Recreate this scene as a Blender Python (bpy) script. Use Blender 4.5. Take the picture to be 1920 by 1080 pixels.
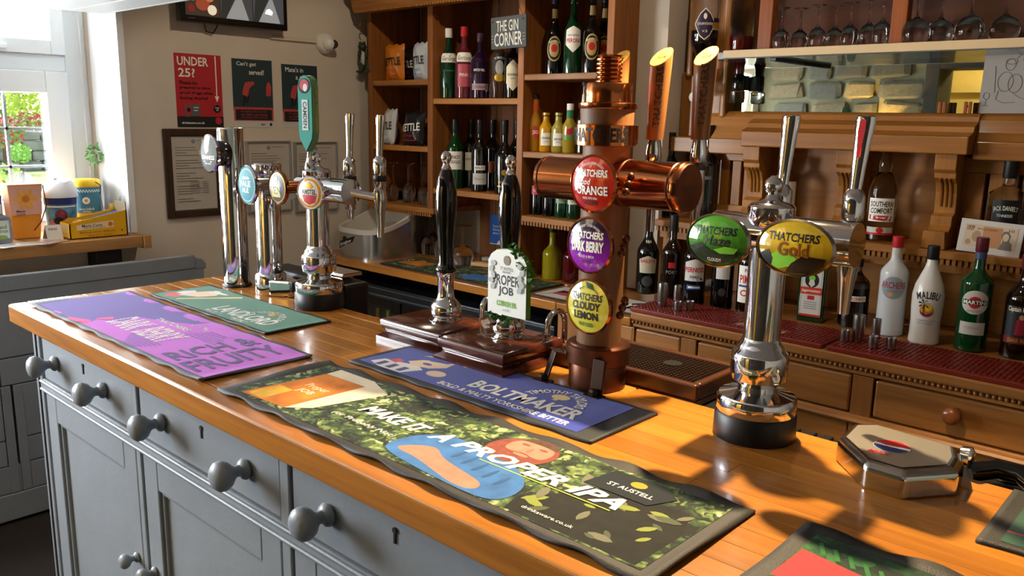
import bpy, bmesh, math, random
from mathutils import Vector, Matrix
random.seed(7)
for o in list(bpy.data.objects): bpy.data.objects.remove(o)
scn = bpy.context.scene
COL = scn.collection
PI = math.pi

# ---------------------------------------------------------------- camera
CAM = Vector((0, 0, 1.455)); FPX = 1570.0
ROT = Matrix(((0.73541922, -0.14784201, 0.66128762), (0.67735743, 0.13362436, -0.72341651), (0.01858722, 0.97994248, 0.1984118)))
cd = bpy.data.cameras.new('camera'); cam = bpy.data.objects.new('camera', cd); COL.objects.link(cam)
cd.sensor_width = 36; cd.lens = FPX/1920*36; cd.clip_start = .02
cam.matrix_world = Matrix.Translation(CAM) @ ROT.to_4x4()
scn.camera = cam

# ---------------------------------------------------------------- world, sun, exposure
w = bpy.data.worlds.new('sky'); scn.world = w; w.use_nodes = True
nt = w.node_tree; bg = nt.nodes['Background']
sky = nt.nodes.new('ShaderNodeTexSky'); sky.sky_type = 'NISHITA'; sky.sun_disc = False
sky.sun_elevation = math.radians(52); sky.sun_rotation = math.radians(-60); sky.dust_density = 2.0; sky.air_density = 1.0
nt.links.new(sky.outputs[0], bg.inputs[0]); bg.inputs[1].default_value = 0.55
sl = bpy.data.lights.new('sun', 'SUN'); sl.energy = 9.0; sl.angle = math.radians(.6); sl.color = (1, .95, .86)
sun = bpy.data.objects.new('sun', sl); COL.objects.link(sun)
sun.rotation_euler = Vector((.46, .34, -.82)).to_track_quat('-Z', 'Y').to_euler(); sun.location = (-6, -3, 6)
def area(name, loc, direction, sx, sy, energy, color):
    l = bpy.data.lights.new(name, 'AREA'); l.shape = 'RECTANGLE'; l.size = sx; l.size_y = sy; l.energy = energy; l.color = color
    o = bpy.data.objects.new(name, l); COL.objects.link(o); o.location = loc
    o.rotation_euler = Vector(direction).to_track_quat('-Z', 'Z').to_euler(); return o
# daylight through the windows (the one in view and its neighbour nearer the camera)
area('window_daylight', (-3.86, .85, 1.45), (1, 0.06, -.1), 1.2, 1.1, 165, (.93, .97, 1))
area('window_daylight_side', (-3.50, -.40, 1.35), (1, .1, -.08), 1.1, 1.0, 120, (.93, .97, 1))
vs = scn.view_settings; vs.view_transform = 'Standard'; vs.look = 'None'; vs.gamma = 1; vs.use_curve_mapping = False; vs.exposure = 0.12

# ---------------------------------------------------------------- helpers
def ray(px, py):
    return ROT @ Vector((px-960, 540-py, -FPX)).normalized()
def P(px, py, x=None, y=None, z=None):
    """pixel -> point on the plane x=, y= or z="""
    r = ray(px, py); a, v = (0, x) if x is not None else (1, y) if y is not None else (2, z)
    return CAM + r*((v-CAM[a])/r[a])
def lin(h):
    if not isinstance(h, str): return tuple(h)[:3]
    h = h.lstrip('#'); out = []
    for i in (0, 2, 4):
        c = int(h[i:i+2], 16)/255; out.append(c/12.92 if c <= .04045 else ((c+.055)/1.055)**2.4)
    return tuple(out)
MATS = {}
def mat(name, col='#808080', rough=.5, metal=0, trans=0, ior=1.45, coat=0, emit=0, var=0, vscale=20, bump=0, bscale=80, alpha=1, spec=.5, sheen=0):
    if name in MATS: return MATS[name]
    m = bpy.data.materials.new(name); m.use_nodes = True; t = m.node_tree; b = t.nodes['Principled BSDF']
    c = lin(col); b.inputs['Base Color'].default_value = (*c, 1); b.inputs['Roughness'].default_value = rough; b.inputs['Metallic'].default_value = metal
    b.inputs['Transmission Weight'].default_value = trans; b.inputs['IOR'].default_value = ior; b.inputs['Coat Weight'].default_value = coat
    b.inputs['Specular IOR Level'].default_value = spec; b.inputs['Alpha'].default_value = alpha; b.inputs['Sheen Weight'].default_value = sheen
    if emit: b.inputs['Emission Color'].default_value = (*c, 1); b.inputs['Emission Strength'].default_value = emit
    if var or bump:
        tc = t.nodes.new('ShaderNodeTexCoord'); n = t.nodes.new('ShaderNodeTexNoise'); n.inputs['Scale'].default_value = vscale; n.inputs['Detail'].default_value = 5
        t.links.new(tc.outputs['Object'], n.inputs['Vector'])
        if var:
            r = t.nodes.new('ShaderNodeValToRGB'); r.color_ramp.elements[0].position = .3; r.color_ramp.elements[1].position = .7
            r.color_ramp.elements[0].color = (*[x*(1-var) for x in c], 1); r.color_ramp.elements[1].color = (*[min(1, x*(1+var)) for x in c], 1)
            t.links.new(n.outputs['Fac'], r.inputs[0]); t.links.new(r.outputs[0], b.inputs['Base Color'])
        if bump:
            n2 = t.nodes.new('ShaderNodeTexNoise'); n2.inputs['Scale'].default_value = bscale; n2.inputs['Detail'].default_value = 4
            t.links.new(tc.outputs['Object'], n2.inputs['Vector'])
            bp = t.nodes.new('ShaderNodeBump'); bp.inputs['Strength'].default_value = bump; bp.inputs['Distance'].default_value = .004
            t.links.new(n2.outputs['Fac'], bp.inputs['Height']); t.links.new(bp.outputs[0], b.inputs['Normal'])
    MATS[name] = m; return m
def wood(name, c1, c2, axis='X', scale=9, rough=.4, coat=0, rand=.15, knots=False):
    """grain running along an object axis, each plank a little different"""
    if name in MATS: return MATS[name]
    m = bpy.data.materials.new(name); m.use_nodes = True; t = m.node_tree; b = t.nodes['Principled BSDF']; L = t.links.new
    tc = t.nodes.new('ShaderNodeTexCoord'); oi = t.nodes.new('ShaderNodeObjectInfo'); mp = t.nodes.new('ShaderNodeMapping')
    s = [scale]*3; s['XYZ'.index(axis)] = scale*.07; mp.inputs['Scale'].default_value = s
    sc = t.nodes.new('ShaderNodeVectorMath'); sc.operation = 'SCALE'; L(oi.outputs['Location'], sc.inputs[0]); sc.inputs[3].default_value = 3.7
    ad = t.nodes.new('ShaderNodeVectorMath'); L(tc.outputs['Object'], ad.inputs[0]); L(sc.outputs[0], ad.inputs[1]); L(ad.outputs[0], mp.inputs[0])
    n = t.nodes.new('ShaderNodeTexNoise'); n.inputs['Scale'].default_value = 1; n.inputs['Detail'].default_value = 7; n.inputs['Roughness'].default_value = .62; n.inputs['Distortion'].default_value = .9
    L(mp.outputs[0], n.inputs['Vector'])
    w2 = t.nodes.new('ShaderNodeTexNoise'); w2.inputs['Scale'].default_value = 9; w2.inputs['Detail'].default_value = 3; L(mp.outputs[0], w2.inputs['Vector'])
    mx = t.nodes.new('ShaderNodeMath'); mx.operation = 'MULTIPLY_ADD'; L(w2.outputs['Fac'], mx.inputs[0]); mx.inputs[1].default_value = .35; L(n.outputs['Fac'], mx.inputs[2])
    r = t.nodes.new('ShaderNodeValToRGB'); e = r.color_ramp.elements; e[0].position = .45; e[1].position = .88
    e[0].color = (*lin(c2), 1); e[1].color = (*lin(c1), 1); L(mx.outputs[0], r.inputs[0])
    hs = t.nodes.new('ShaderNodeHueSaturation'); L(r.outputs[0], hs.inputs['Color'])
    mr = t.nodes.new('ShaderNodeMapRange'); mr.inputs[3].default_value = 1-rand; mr.inputs[4].default_value = 1+rand; L(oi.outputs['Random'], mr.inputs[0]); L(mr.outputs[0], hs.inputs['Value'])
    L(hs.outputs[0], b.inputs['Base Color']); b.inputs['Roughness'].default_value = rough; b.inputs['Coat Weight'].default_value = coat; b.inputs['Coat Roughness'].default_value = .12; b.inputs['Specular IOR Level'].default_value = .5 if coat >= .2 else .28
    bp = t.nodes.new('ShaderNodeBump'); bp.inputs['Strength'].default_value = .18; bp.inputs['Distance'].default_value = .002; L(mx.outputs[0], bp.inputs['Height']); L(bp.outputs[0], b.inputs['Normal'])
    MATS[name] = m; return m
def setp(o, label=None, cat=None, group=None, kind=None):
    for k, v in (('label', label), ('category', cat), ('group', group), ('kind', kind)):
        if v: o[k] = v
    return o
def thing(name, label, cat, loc=(0, 0, 0), rz=0, group=None):
    o = bpy.data.objects.new(name, None); o.empty_display_size = .05; COL.objects.link(o); o.location = loc; o.rotation_euler = (0, 0, rz)
    return setp(o, label, cat, group)
class M:
    """collects geometry; build() links it as one mesh object"""
    def __init__(s): s.v = []; s.f = []
    def add(s, v, f):
        n = len(s.v); s.v += [tuple(q) for q in v]; s.f += [tuple(i+n for i in q) for q in f]; return s
    def box(s, x0, x1, y0, y1, z0, z1):
        return s.add([(x0, y0, z0), (x1, y0, z0), (x1, y1, z0), (x0, y1, z0), (x0, y0, z1), (x1, y0, z1), (x1, y1, z1), (x0, y1, z1)],
                     [(3, 2, 1, 0), (4, 5, 6, 7), (0, 1, 5, 4), (1, 2, 6, 5), (2, 3, 7, 6), (3, 0, 4, 7)])
    def lathe(s, prof, n=24, c=(0, 0, 0), axis='Z', closed=False):
        """prof: (r, h) list from bottom to top"""
        v = []; f = []
        def tr(x, y, z):
            if axis == 'X': return (c[0]+z, c[1]+x, c[2]+y)
            if axis == 'Y': return (c[0]+y, c[1]+z, c[2]+x)
            return (c[0]+x, c[1]+y, c[2]+z)
        k = len(prof)
        for r, h in prof:
            r = max(r, 1e-5)
            for i in range(n): a = 2*PI*i/n; v.append(tr(r*math.cos(a), r*math.sin(a), h))
        for j in range(k-1 if not closed else k):
            j2 = (j+1) % k
            for i in range(n): i2 = (i+1) % n; f.append((j*n+i, j*n+i2, j2*n+i2, j2*n+i))
        if not closed: f.append(tuple(reversed(range(n)))); f.append(tuple(range((k-1)*n, k*n)))
        return s.add(v, f)
    def tube(s, pts, r, n=10):
        pts = [Vector(p) for p in pts]; rs = r if isinstance(r, (list, tuple)) else [r]*len(pts); v = []; f = []; up = None
        for i, p in enumerate(pts):
            d = (pts[min(i+1, len(pts)-1)]-pts[max(i-1, 0)]).normalized()
            if up is None: up = d.orthogonal().normalized()
            a = (up-d*up.dot(d)).normalized(); up = a; b = d.cross(a)
            for k in range(n): t = 2*PI*k/n; v.append(p+(a*math.cos(t)+b*math.sin(t))*rs[i])
        for j in range(len(pts)-1):
            for k in range(n): k2 = (k+1) % n; f.append((j*n+k, j*n+k2, (j+1)*n+k2, (j+1)*n+k))
        f.append(tuple(reversed(range(n)))); f.append(tuple(range((len(pts)-1)*n, len(pts)*n)))
        return s.add(v, f)
    def prism(s, poly, h0, h1, axis='Z'):
        n = len(poly)
        def tr(a, b, h):
            return {'Z': (a, b, h), 'X': (h, a, b), 'Y': (a, h, b)}[axis]
        v = [tr(a, b, h0) for a, b in poly]+[tr(a, b, h1) for a, b in poly]
        f = [tuple(reversed(range(n))), tuple(range(n, 2*n))]+[(i, (i+1) % n, (i+1) % n+n, i+n) for i in range(n)]
        return s.add(v, f)
    def ball(s, c, r, n=14, sz=1):
        return s.lathe([(r*math.sin(PI*i/8), -r*sz*math.cos(PI*i/8)) for i in range(9)], n, c)
    def build(s, name, m, parent=None, smooth=None, bevel=0, loc=None, rot=None, seg=2):
        me = bpy.data.meshes.new(name); me.from_pydata(s.v, [], s.f)
        bm = bmesh.new(); bm.from_mesh(me); bmesh.ops.recalc_face_normals(bm, faces=bm.faces); bm.to_mesh(me); bm.free()
        return link(name, me, m, parent, smooth, bevel, loc, rot, seg)
def link(name, me, m, parent=None, smooth=None, bevel=0, loc=None, rot=None, seg=2):
    if m is not None and not me.materials: me.materials.append(m)
    if smooth is not None:
        me.shade_smooth(); me.set_sharp_from_angle(angle=math.radians(smooth))
    o = bpy.data.objects.new(name, me); COL.objects.link(o); o.parent = parent
    if loc is not None: o.location = loc
    if rot is not None: o.rotation_euler = rot
    if bevel:
        b = o.modifiers.new('bevel', 'BEVEL'); b.width = bevel; b.segments = seg; b.limit_method = 'ANGLE'
    return o
def box(name, m, b, parent=None, bevel=0, seg=2):
    """box centred on its own origin so that grain varies per piece"""
    x0, x1, y0, y1, z0, z1 = b; c = ((x0+x1)/2, (y0+y1)/2, (z0+z1)/2)
    return M().box(x0-c[0], x1-c[0], y0-c[1], y1-c[1], z0-c[2], z1-c[2]).build(name, m, parent, None, bevel, c, None, seg)
def struct(o): o['kind'] = 'structure'; return o
def copy_tree(o, parent=None):
    c = o.copy(); COL.objects.link(c); c.parent = parent
    for ch in list(o.children): copy_tree(ch, c)
    return c
# ---- lettering and flat print ------------------------------------------------
TCACHE = {}
def tmesh(s, bold=0, shear=0, space=1.0):
    k = (s, bold, shear, space)
    if k not in TCACHE:
        cu = bpy.data.curves.new('t', 'FONT'); cu.body = s; cu.size = 1; cu.resolution_u = 2; cu.offset = bold; cu.shear = shear; cu.space_character = space
        cu.align_x = 'CENTER'; cu.align_y = 'CENTER'; ob = bpy.data.objects.new('t', cu); COL.objects.link(ob)
        dg = bpy.context.evaluated_depsgraph_get(); me = ob.evaluated_get(dg).to_mesh()
        v = [(q.co.x, q.co.y) for q in me.vertices]; f = [tuple(p.vertices) for p in me.polygons]
        ob.evaluated_get(dg).to_mesh_clear(); bpy.data.objects.remove(ob); bpy.data.curves.remove(cu)
        xs = [a for a, b in v]; ys = [b for a, b in v]; x0, x1, y0, y1 = min(xs), max(xs), min(ys), max(ys)
        TCACHE[k] = ([((a-(x0+x1)/2)/(x1-x0), (b-(y0+y1)/2)/(y1-y0)) for a, b in v], f, (x1-x0)/(y1-y0))
    return TCACHE[k]
class Surf:
    """a printable surface: mp(u, v, eps) -> local point. u to the right, v up, metres"""
    def __init__(s, mp, parent, e=.0006, g=.35): s.mp = mp; s.p = parent; s.e = e; s.k = 0; s.g = g
    def _put(s, name, pts, faces, m, lift=None):
        s.k += 1; e = s.e*(1+s.g*s.k) if lift is None else lift
        return link_raw(name, [s.mp(u, v, e) for u, v in pts], faces, m, s.p)
    def text(s, t, u, v, wd, h=None, m=None, bold=0.01, shear=0, rot=0, arc=0, space=1, name='lettering'):
        pts, f, asp = tmesh(t, bold, shear, space); h = h or wd/asp; out = []
        for a, b in pts:
            x, y = a*wd, b*h
            if arc: th = x/arc; x, y = (arc+y)*math.sin(th), (arc+y)*math.cos(th)-arc
            c, sn = math.cos(rot), math.sin(rot); out.append((u+x*c-y*sn, v+x*sn+y*c))
        return s._put(name, out, f, m)
    def poly(s, pts, m, name='print', rings=1):
        n = len(pts); cx = sum(p[0] for p in pts)/n; cy = sum(p[1] for p in pts)/n
        if rings == 1: return s._put(name, pts, [tuple(range(n))], m)
        if n < 16:
            k = 5; pts = [(a+(c-a)*i/k, b+(d-b)*i/k) for (a, b), (c, d) in zip(pts, pts[1:]+pts[:1]) for i in range(k)]; n = len(pts)
        out = [(cx, cy)]; f = []
        for r in range(1, rings+1):
            k = r/rings; out += [(cx+(x-cx)*k, cy+(y-cy)*k) for x, y in pts]
        for i in range(n):
            i2 = (i+1) % n; f.append((0, 1+i, 1+i2))
            for r in range(rings-1): a = 1+r*n; f.append((a+i, a+n+i, a+n+i2, a+i2))
        return s._put(name, out, f, m)
    def rect(s, u0, u1, v0, v1, m, name='print', nu=1, nv=1):
        pts = [(u0+(u1-u0)*i/nu, v0+(v1-v0)*j/nv) for j in range(nv+1) for i in range(nu+1)]
        f = [(j*(nu+1)+i, j*(nu+1)+i+1, (j+1)*(nu+1)+i+1, (j+1)*(nu+1)+i) for j in range(nv) for i in range(nu)]
        return s._put(name, pts, f, m)
    def ell(s, u, v, a, b, m, name='print', n=28, rings=1, rot=0, a0=0, a1=2*PI):
        pts = []
        for i in range(n):
            t = a0+(a1-a0)*i/(n if a1-a0 > 6.28 else n-1); x, y = a*math.cos(t), b*math.sin(t); pts.append((u+x*math.cos(rot)-y*math.sin(rot), v+x*math.sin(rot)+y*math.cos(rot)))
        return s.poly(pts, m, name, rings)
def link_raw(name, v, f, m, parent):
    me = bpy.data.meshes.new(name); me.from_pydata([tuple(q) for q in v], [], f); return link(name, me, m, parent)
def plane(o, right, up, parent, e=.0006):
    o = Vector(o); r = Vector(right).normalized(); u = Vector(up).normalized(); n = r.cross(u)
    return Surf(lambda a, b, k: o+r*a+u*b+n*k, parent, e)
def cyl(rfun, ang, parent, e=.0004, c=(0, 0, 0)):
    """surface of revolution about z; ang = direction the label faces; rfun(z) radius"""
    def mp(u, v, k):
        r0 = rfun(v); a = ang+u/max(r0, .004); r = r0+k; return (c[0]+r*math.cos(a), c[1]+r*math.sin(a), c[2]+v)
    return Surf(mp, parent, e)
def rfun_of(prof):
    def f(z):
        for (r0, z0), (r1, z1) in zip(prof, prof[1:]):
            if z0 <= z <= z1 and z1 > z0: return r0+(r1-r0)*(z-z0)/(z1-z0)
        return prof[-1][0] if z > prof[-1][1] else max(r for r, q in prof)
    return f
# ---- common materials
WHITE = mat('white_print', '#efece2', .55); BLACK = mat('black_print', '#0c0c0d', .5); CREAM = mat('cream_print', '#e9dfc2', .55)
RED = mat('red_print', '#b81a20', .5); GOLD = mat('gold_print', '#c9a13b', .35, .6); GREY = mat('grey_print', '#7d8085', .6); SILVER = mat('silver_print', '#b9bcc0', .3, .8)
CHROME = mat('chrome', '#dcdcde', .06, 1); STEEL = mat('brushed_steel', '#b4b3b0', .28, 1); BRONZE = mat('dark_bronze', '#3a2820', .32, .7); COPPER = mat('polished_copper', '#b06a3c', .16, 1, var=.12, vscale=14)
COPPER_D = mat('aged_copper', '#5e3828', .32, .85, var=.25, vscale=25)
RUBBER = mat('black_rubber', '#0b0b0c', .42); BLKGLOSS = mat('black_gloss', '#060607', .08, coat=.5); GLASS = mat('clear_glass', '#ffffff', .0, trans=1, ior=1.3)
def facing(loc):
    """angle (about z) from loc towards the camera"""
    return math.atan2(CAM.y-loc[1], CAM.x-loc[0])
# ================================================================ room shell
PLASTER = mat('cream_plaster', '#cfc4b4', .85, var=.03, vscale=6, bump=.15, bscale=60)
PAINTW = mat('white_gloss_paint', '#e6e8e8', .35)
PAINTG = mat('grey_paint', '#7d848c', .42, var=.05, vscale=9, bump=.12, bscale=120)
XW, YB, YF, XR, ZC = -3.4, 2.93, -1.1, 1.9, 2.35
FLOORW = wood('dark_oak_floor', '#8a6248', '#55382a', 'X', 12, .45, 0, .2)
fl = struct(box('floor', mat('floor_base', '#1d1410', .8), (-3.9, XR+.1, YF-1.6, YB+.1, -.06, -.012)))
ME_PLANK = {}
y = -1.1
k = 0
while y < 2.9:
    xs = -3.4+(.0 if k % 2 else -.55)
    while xs < .9:
        x0 = max(xs, -3.4); x1 = min(xs+1.25, .9)
        box('plank', FLOORW, (x0+.002, x1-.002, y+.002, y+.143, -.03, 0), fl, .0015, 1); xs += 1.25
    y += .145; k += 1
struct(box('ceiling', mat('ceiling_white', '#d8d4ca', .9), (-4.0, XR+.1, YF-.3, YB+.1, ZC, ZC+.08)))
# left wall with two window openings
wl = struct(bpy.data.objects.new('wall_left', None)); COL.objects.link(wl)
T0 = XW-.36
def wseg(y0, y1, z0, z1): box('wall_segment', PLASTER, (T0, XW, y0, y1, z0, z1), wl)
wseg(1.43, YB, 0, ZC); wseg(.28, 1.43, 0, .925); wseg(.28, 1.43, 1.98, ZC); wseg(.12, .28, 0, ZC)
wseg(-1.0, .12, 0, .86); wseg(-1.0, .12, 1.9, ZC); wseg(YF, -1.0, 0, ZC)
M().prism([(T0+.1, 1.4295), (XW+.012, 1.4295), (XW+.012, 1.455), (XW+.002, 1.455), (XW+.002, 1.4315), (T0+.1, 1.4315)], .93, 1.98).build('trim_1', PAINTW)['kind'] = 'structure'
struct(box('wall_pier', PLASTER, (-1.855, -1.726, 2.70, YB, .81, ZC)))
wb = struct(box('wall_back', PLASTER, (T0, XR, YB, YB+.15, 0, ZC)))
struct(box('wall_right', PLASTER, (XR, XR+.15, YF, YB, 0, ZC)))
# boxed white canopy over the counter: underside boards
cn = struct(bpy.data.objects.new('trim_2', None)); COL.objects.link(cn)
box('canopy_core', PAINTW, (XW, 1.4, .30, 1.383, 1.835, ZC), cn, .002)
for i in range(9):
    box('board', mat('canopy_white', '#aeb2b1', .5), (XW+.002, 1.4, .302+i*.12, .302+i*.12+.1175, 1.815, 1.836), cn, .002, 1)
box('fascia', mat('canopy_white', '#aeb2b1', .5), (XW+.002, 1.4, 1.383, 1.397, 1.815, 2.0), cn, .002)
# ---- window in view: white upvc frame, opening light above, leaded panes
win = struct(bpy.data.objects.new('window_1', None)); COL.objects.link(win)
UPVC = mat('white_upvc', '#e2e9ee', .25)
LEAD = mat('lead_bar', '#8d979c', .4, .5)
def pane_mat():
    m = bpy.data.materials.new('window_pane'); m.use_nodes = True; t = m.node_tree; t.nodes.remove(t.nodes['Principled BSDF']); o = t.nodes['Material Output']
    a = t.nodes.new('ShaderNodeBsdfTransparent'); g = t.nodes.new('ShaderNodeBsdfGlossy'); g.inputs['Roughness'].default_value = 0; x = t.nodes.new('ShaderNodeMixShader'); x.inputs[0].default_value = .07
    t.links.new(a.outputs[0], x.inputs[1]); t.links.new(g.outputs[0], x.inputs[2]); t.links.new(x.outputs[0], o.inputs[0]); return m
PANE = pane_mat()
XF = XW-.30
def frame(y0, y1, z0, z1, wd, x0, x1, nm):
    box(nm, UPVC, (x0, x1, y0, y0+wd, z0, z1), win, .004); box(nm, UPVC, (x0, x1, y1-wd, y1, z0, z1), win, .004)
    box(nm, UPVC, (x0, x1, y0+wd, y1-wd, z0, z0+wd), win, .004); box(nm, UPVC, (x0, x1, y0+wd, y1-wd, z1-wd, z1), win, .004)
frame(.28, 1.43, .925, 1.98, .085, XF-.06, XF, 'outer_frame')
box('mullion', UPVC, (XF-.06, XF, .82, .89, 1.01, 1.895), win, .004)
box('transom', UPVC, (XF-.06, XF+.002, .365, 1.345, 1.605, 1.67), win, .004)
for (a, b) in ((.365, .82), (.89, 1.345)):
    frame(a, b, 1.01, 1.605, .085, XF-.045, XF+.018, 'sash'); frame(a, b, 1.67, 1.895, .055, XF-.045, XF+.022, 'sash')
    box('pane', PANE, (XF-.03, XF-.026, a+.085, b-.085, 1.095, 1.52), win)
    box('pane', PANE, (XF-.03, XF-.026, a+.055, b-.055, 1.725, 1.84), win)
    yy = (a+b)/2; box('glazing_bar', LEAD, (XF-.034, XF-.020, yy-.005, yy+.005, 1.095, 1.52), win)
    for zz in (1.38, 1.23): box('glazing_bar', LEAD, (XF-.034, XF-.020, a+.085, b-.085, zz-.005, zz+.005), win)
hd = M().box(XF+.022, XF+.04, 1.02, 1.13, 1.682, 1.70).build('window_handle', UPVC, win, None, .004)
M().tube([(XF+.035, 1.395+.002*math.sin(z*9), 1.86-.86*z) for z in [i/12 for i in range(13)]], .0035, 6).build('blind_cord', mat('cord_white', '#cfd4d6', .6), win)
# sill board and the grey radiator below
SILLW = wood('sill_oak', '#b98a55', '#8a5f36', 'Y', 10, .4, .1)
sl_ = thing('window_sill_board', 'thick oak window sill board crowded with charity boxes', 'sill', (-3.46, .86, .93))
box('board', SILLW, (-.24, .175, -.58, .57, 0, .045), sl_, .003)
box('end_cap', SILLW, (.04, .185, .57, .60, -.006, .047), sl_, .003)
M().box(.02, .14, .40, .50, -.07, 0).build('bracket', mat('black_bracket', '#15130f', .5), sl_, None, .004)
rad = thing('radiator', 'grey panelled radiator cover below the oak window sill', 'radiator', (-3.335, .7, 0))
box('body', PAINTG, (-.055, .0, -.5, .56, .08, .84), rad, .004)
box('top_rail', mat('radiator_rail', '#b9c0c4', .4), (-.06, .03, -.52, .60, .84, .862), rad, .003)
for i in range(9): box('rib', PAINTG, (.0, .012, -.46+i*.115, -.38+i*.115, .12, .82), rad, .004)
M().lathe([(.018, 0), (.024, .01), (.024, .03), (.012, .04)], 14, (.02, .44, .845), 'X').build('valve', RUBBER, rad, 40)
# ---- grey planked settle back in front of it
st = thing('settle', 'grey painted panelled settle back left of the counter', 'settle', (-3.2, 0, 0))
box('top_plank', PAINTG, (-.028, 0, -.2, 1.60, .715+.12, .89), st, .004)
box('top_plank', PAINTG, (-.030, -.004, -.2, 1.635, .60, .835), st, .003)
M().prism([(1.60, .83), (1.645, .83), (1.645, .852), (1.628, .872), (1.60, .878)], -.028, -.002, 'X').build('shoulder', PAINTG, st, None, .003)
for (y0, y1, z0, z1) in ((-.2, .86, .50, .597), (.866, 1.60, .50, .597), (-.2, .86, .30, .497), (.9, 1.60, .30, .497), (-.2, .86, .205, .297), (.9, 1.60, .205, .297), (-.2, .90, .10, .202), (.93, 1.60, .10, .202)):
    box('panel', PAINTG, (-.030, -.006, y0, y1, z0, z1), st, .003)
box('rail', PAINTG, (-.028, 0, -.2, 1.60, .0, .098), st, .003)
for yy in (.862, .9): box('stile', PAINTG, (-.030, -.003, yy, yy+.03, .10, .497), st, .002)
# ================================================================ garden seen through the window
GRASS = mat('lawn', '#9aae62', .9, var=.25, vscale=1.5)
GZ = .55
struct(box('ground', GRASS, (-32, -3.80, -12, 20, GZ-.1, GZ)))
struct(box('garden_path', mat('pale_path', '#dcd6c8', .9), (-9.5, -3.80, -4, 9, GZ, GZ+.02)))
gw = thing('garden_wall', 'low rubble stone garden wall beyond the window', 'wall', (-14.0, 4.6, GZ))
STONEG = mat('garden_stone', '#8b8880', .9, var=.3, vscale=5, bump=.5, bscale=20)
for r in range(4):
    yy = -2.4+random.uniform(0, .2)
    while yy < 2.6:
        wd = random.uniform(.25, .5); box('stone', STONEG, (-.15, .12+random.uniform(-.03, .03), yy, yy+wd-.02, r*.15, r*.15+.14), gw, .02, 1); yy += wd
def leafclump(mb, c, rx, rz, n, s):
    for i in range(n):
        a = random.uniform(0, 2*PI); t = math.acos(random.uniform(-1, 1)); k = random.uniform(.55, 1)
        p = Vector((c[0]+rx*k*math.sin(t)*math.cos(a), c[1]+rx*k*math.sin(t)*math.sin(a), c[2]+rz*k*math.cos(t)))
        d = Vector((random.gauss(0, 1), random.gauss(0, 1), random.gauss(0, 1))).normalized()*s; e = d.orthogonal().normalized()*s*.5
        mb.add([p-d, p+e, p+d, p-e], [(0, 1, 2, 3)])
def bush(nm, label, px, py, X, rx, rz, col, fcol, n, s):
    q = P(px, py, x=X); trunk = max(.02, q.z-rz*.8-GZ)
    t = thing(nm, label, 'shrub' if nm != 'tree' else 'tree', (X, q.y, GZ), 0, 'garden planting')
    mb = M(); leafclump(mb, (0, 0, q.z-GZ), rx, rz, n, s); f = link_raw('foliage', mb.v, mb.f, mat('leaf_'+col, col, .7), t); f['kind'] = 'stuff'
    M().tube([(0, 0, 0), (.02, 0, trunk+rz*.3)], [.04, .02], 6).build('stem', mat('bark', '#54412f', .9), t)
    if fcol:
        mb = M(); leafclump(mb, (0, 0, q.z-GZ+rz*.1), rx*1.04, rz*1.04, n//3, s*1.1); f = link_raw('blossom', mb.v, mb.f, mat('blossom_'+fcol, fcol, .6), t); f['kind'] = 'stuff'
bush('tree', 'yellow green garden tree seen through the window', 48, 190, -17.5, .42, .50, '#b2c738', None, 700, .05)
bush('tree', 'darker green garden tree at the left of the pane', 6, 200, -18.5, .40, .60, '#5f7a4a', None, 600, .05)
bush('rose_bush', 'crimson rose bush right of the glazing bar', 52, 242, -15.2, .34, .28, '#86a058', '#d5274f', 420, .04)
bush('rose_bush', 'crimson rose bush left of the glazing bar', 4, 248, -13.2, .30, .22, '#86a058', '#d5274f', 380, .04)
bush('round_shrub', 'clipped light green shrub below the roses', 37, 288, -11.0, .13, .12, '#86b84e', None, 260, .025)
bush('round_shrub', 'grassy green shrub lowest in the window pane', 6, 326, -9.0, .16, .12, '#97bd58', None, 260, .025)
# ================================================================ bar counter
CT = .98
FY = .69
cab = thing('counter_cabinet', 'grey painted bar cabinet of drawers and panelled doors under worktop', 'cabinet', (0, 0, 0))
XE = .55
box('carcass', PAINTG, (-2.25, XE, FY+.03, 1.19, .06, .934), cab, .002)
box('plinth', PAINTG, (-2.23, XE, FY+.02, 1.17, 0, .06), cab, .002)
CORNER = mat('corner_edge', '#8f969d', .42)
box('corner_post', PAINTG, (-2.257, -2.212, FY-.002, FY+.05, .03, .934), cab, .004)
box('end_bead', mat('dark_seam', '#2c3036', .6), (-2.235, -2.229, FY-.005, FY, .05, .925), cab)
bays = [(-2.206, -1.688), (-1.662, -1.136), (-1.105, -.585), (-.555, -.03)]
box('top_rail', PAINTG, (-2.212, XE, FY, FY+.03, .914, .934), cab, .002)
box('middle_rail', PAINTG, (-2.212, XE, FY-.004, FY+.03, .768, .797), cab, .004)
M().tube([(-2.212, FY-.006, .792), (XE, FY-.006, .792)], .004, 8).build('rail_bead', PAINTG, cab, 60)
M().tube([(-2.212, FY-.006, .772), (XE, FY-.006, .772)], .004, 8).build('rail_bead', PAINTG, cab, 60)
for a, b in zip(bays, bays[1:]): box('divider', PAINTG, (a[1]+.002, b[0]-.002, FY-.002, FY+.03, .06, .916), cab, .003)
KP = [(.009, 0), (.016, .001), (.019, .006), (.017, .011), (.0105, .015), (.0095, .022), (.013, .028), (.022, .036), (.0265, .046), (.0255, .055), (.019, .062), (.008, .0655)]
def knob(c, parent, s=1.0, m=None, nm='knob'):
    mb = M().lathe([(r*s, -h*s) for r, h in KP], 20, c, 'Y'); return mb.build(nm, m or PAINTG, parent, 50)
SEAM = mat('shadow_gap', '#17191c', .8)
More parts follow.
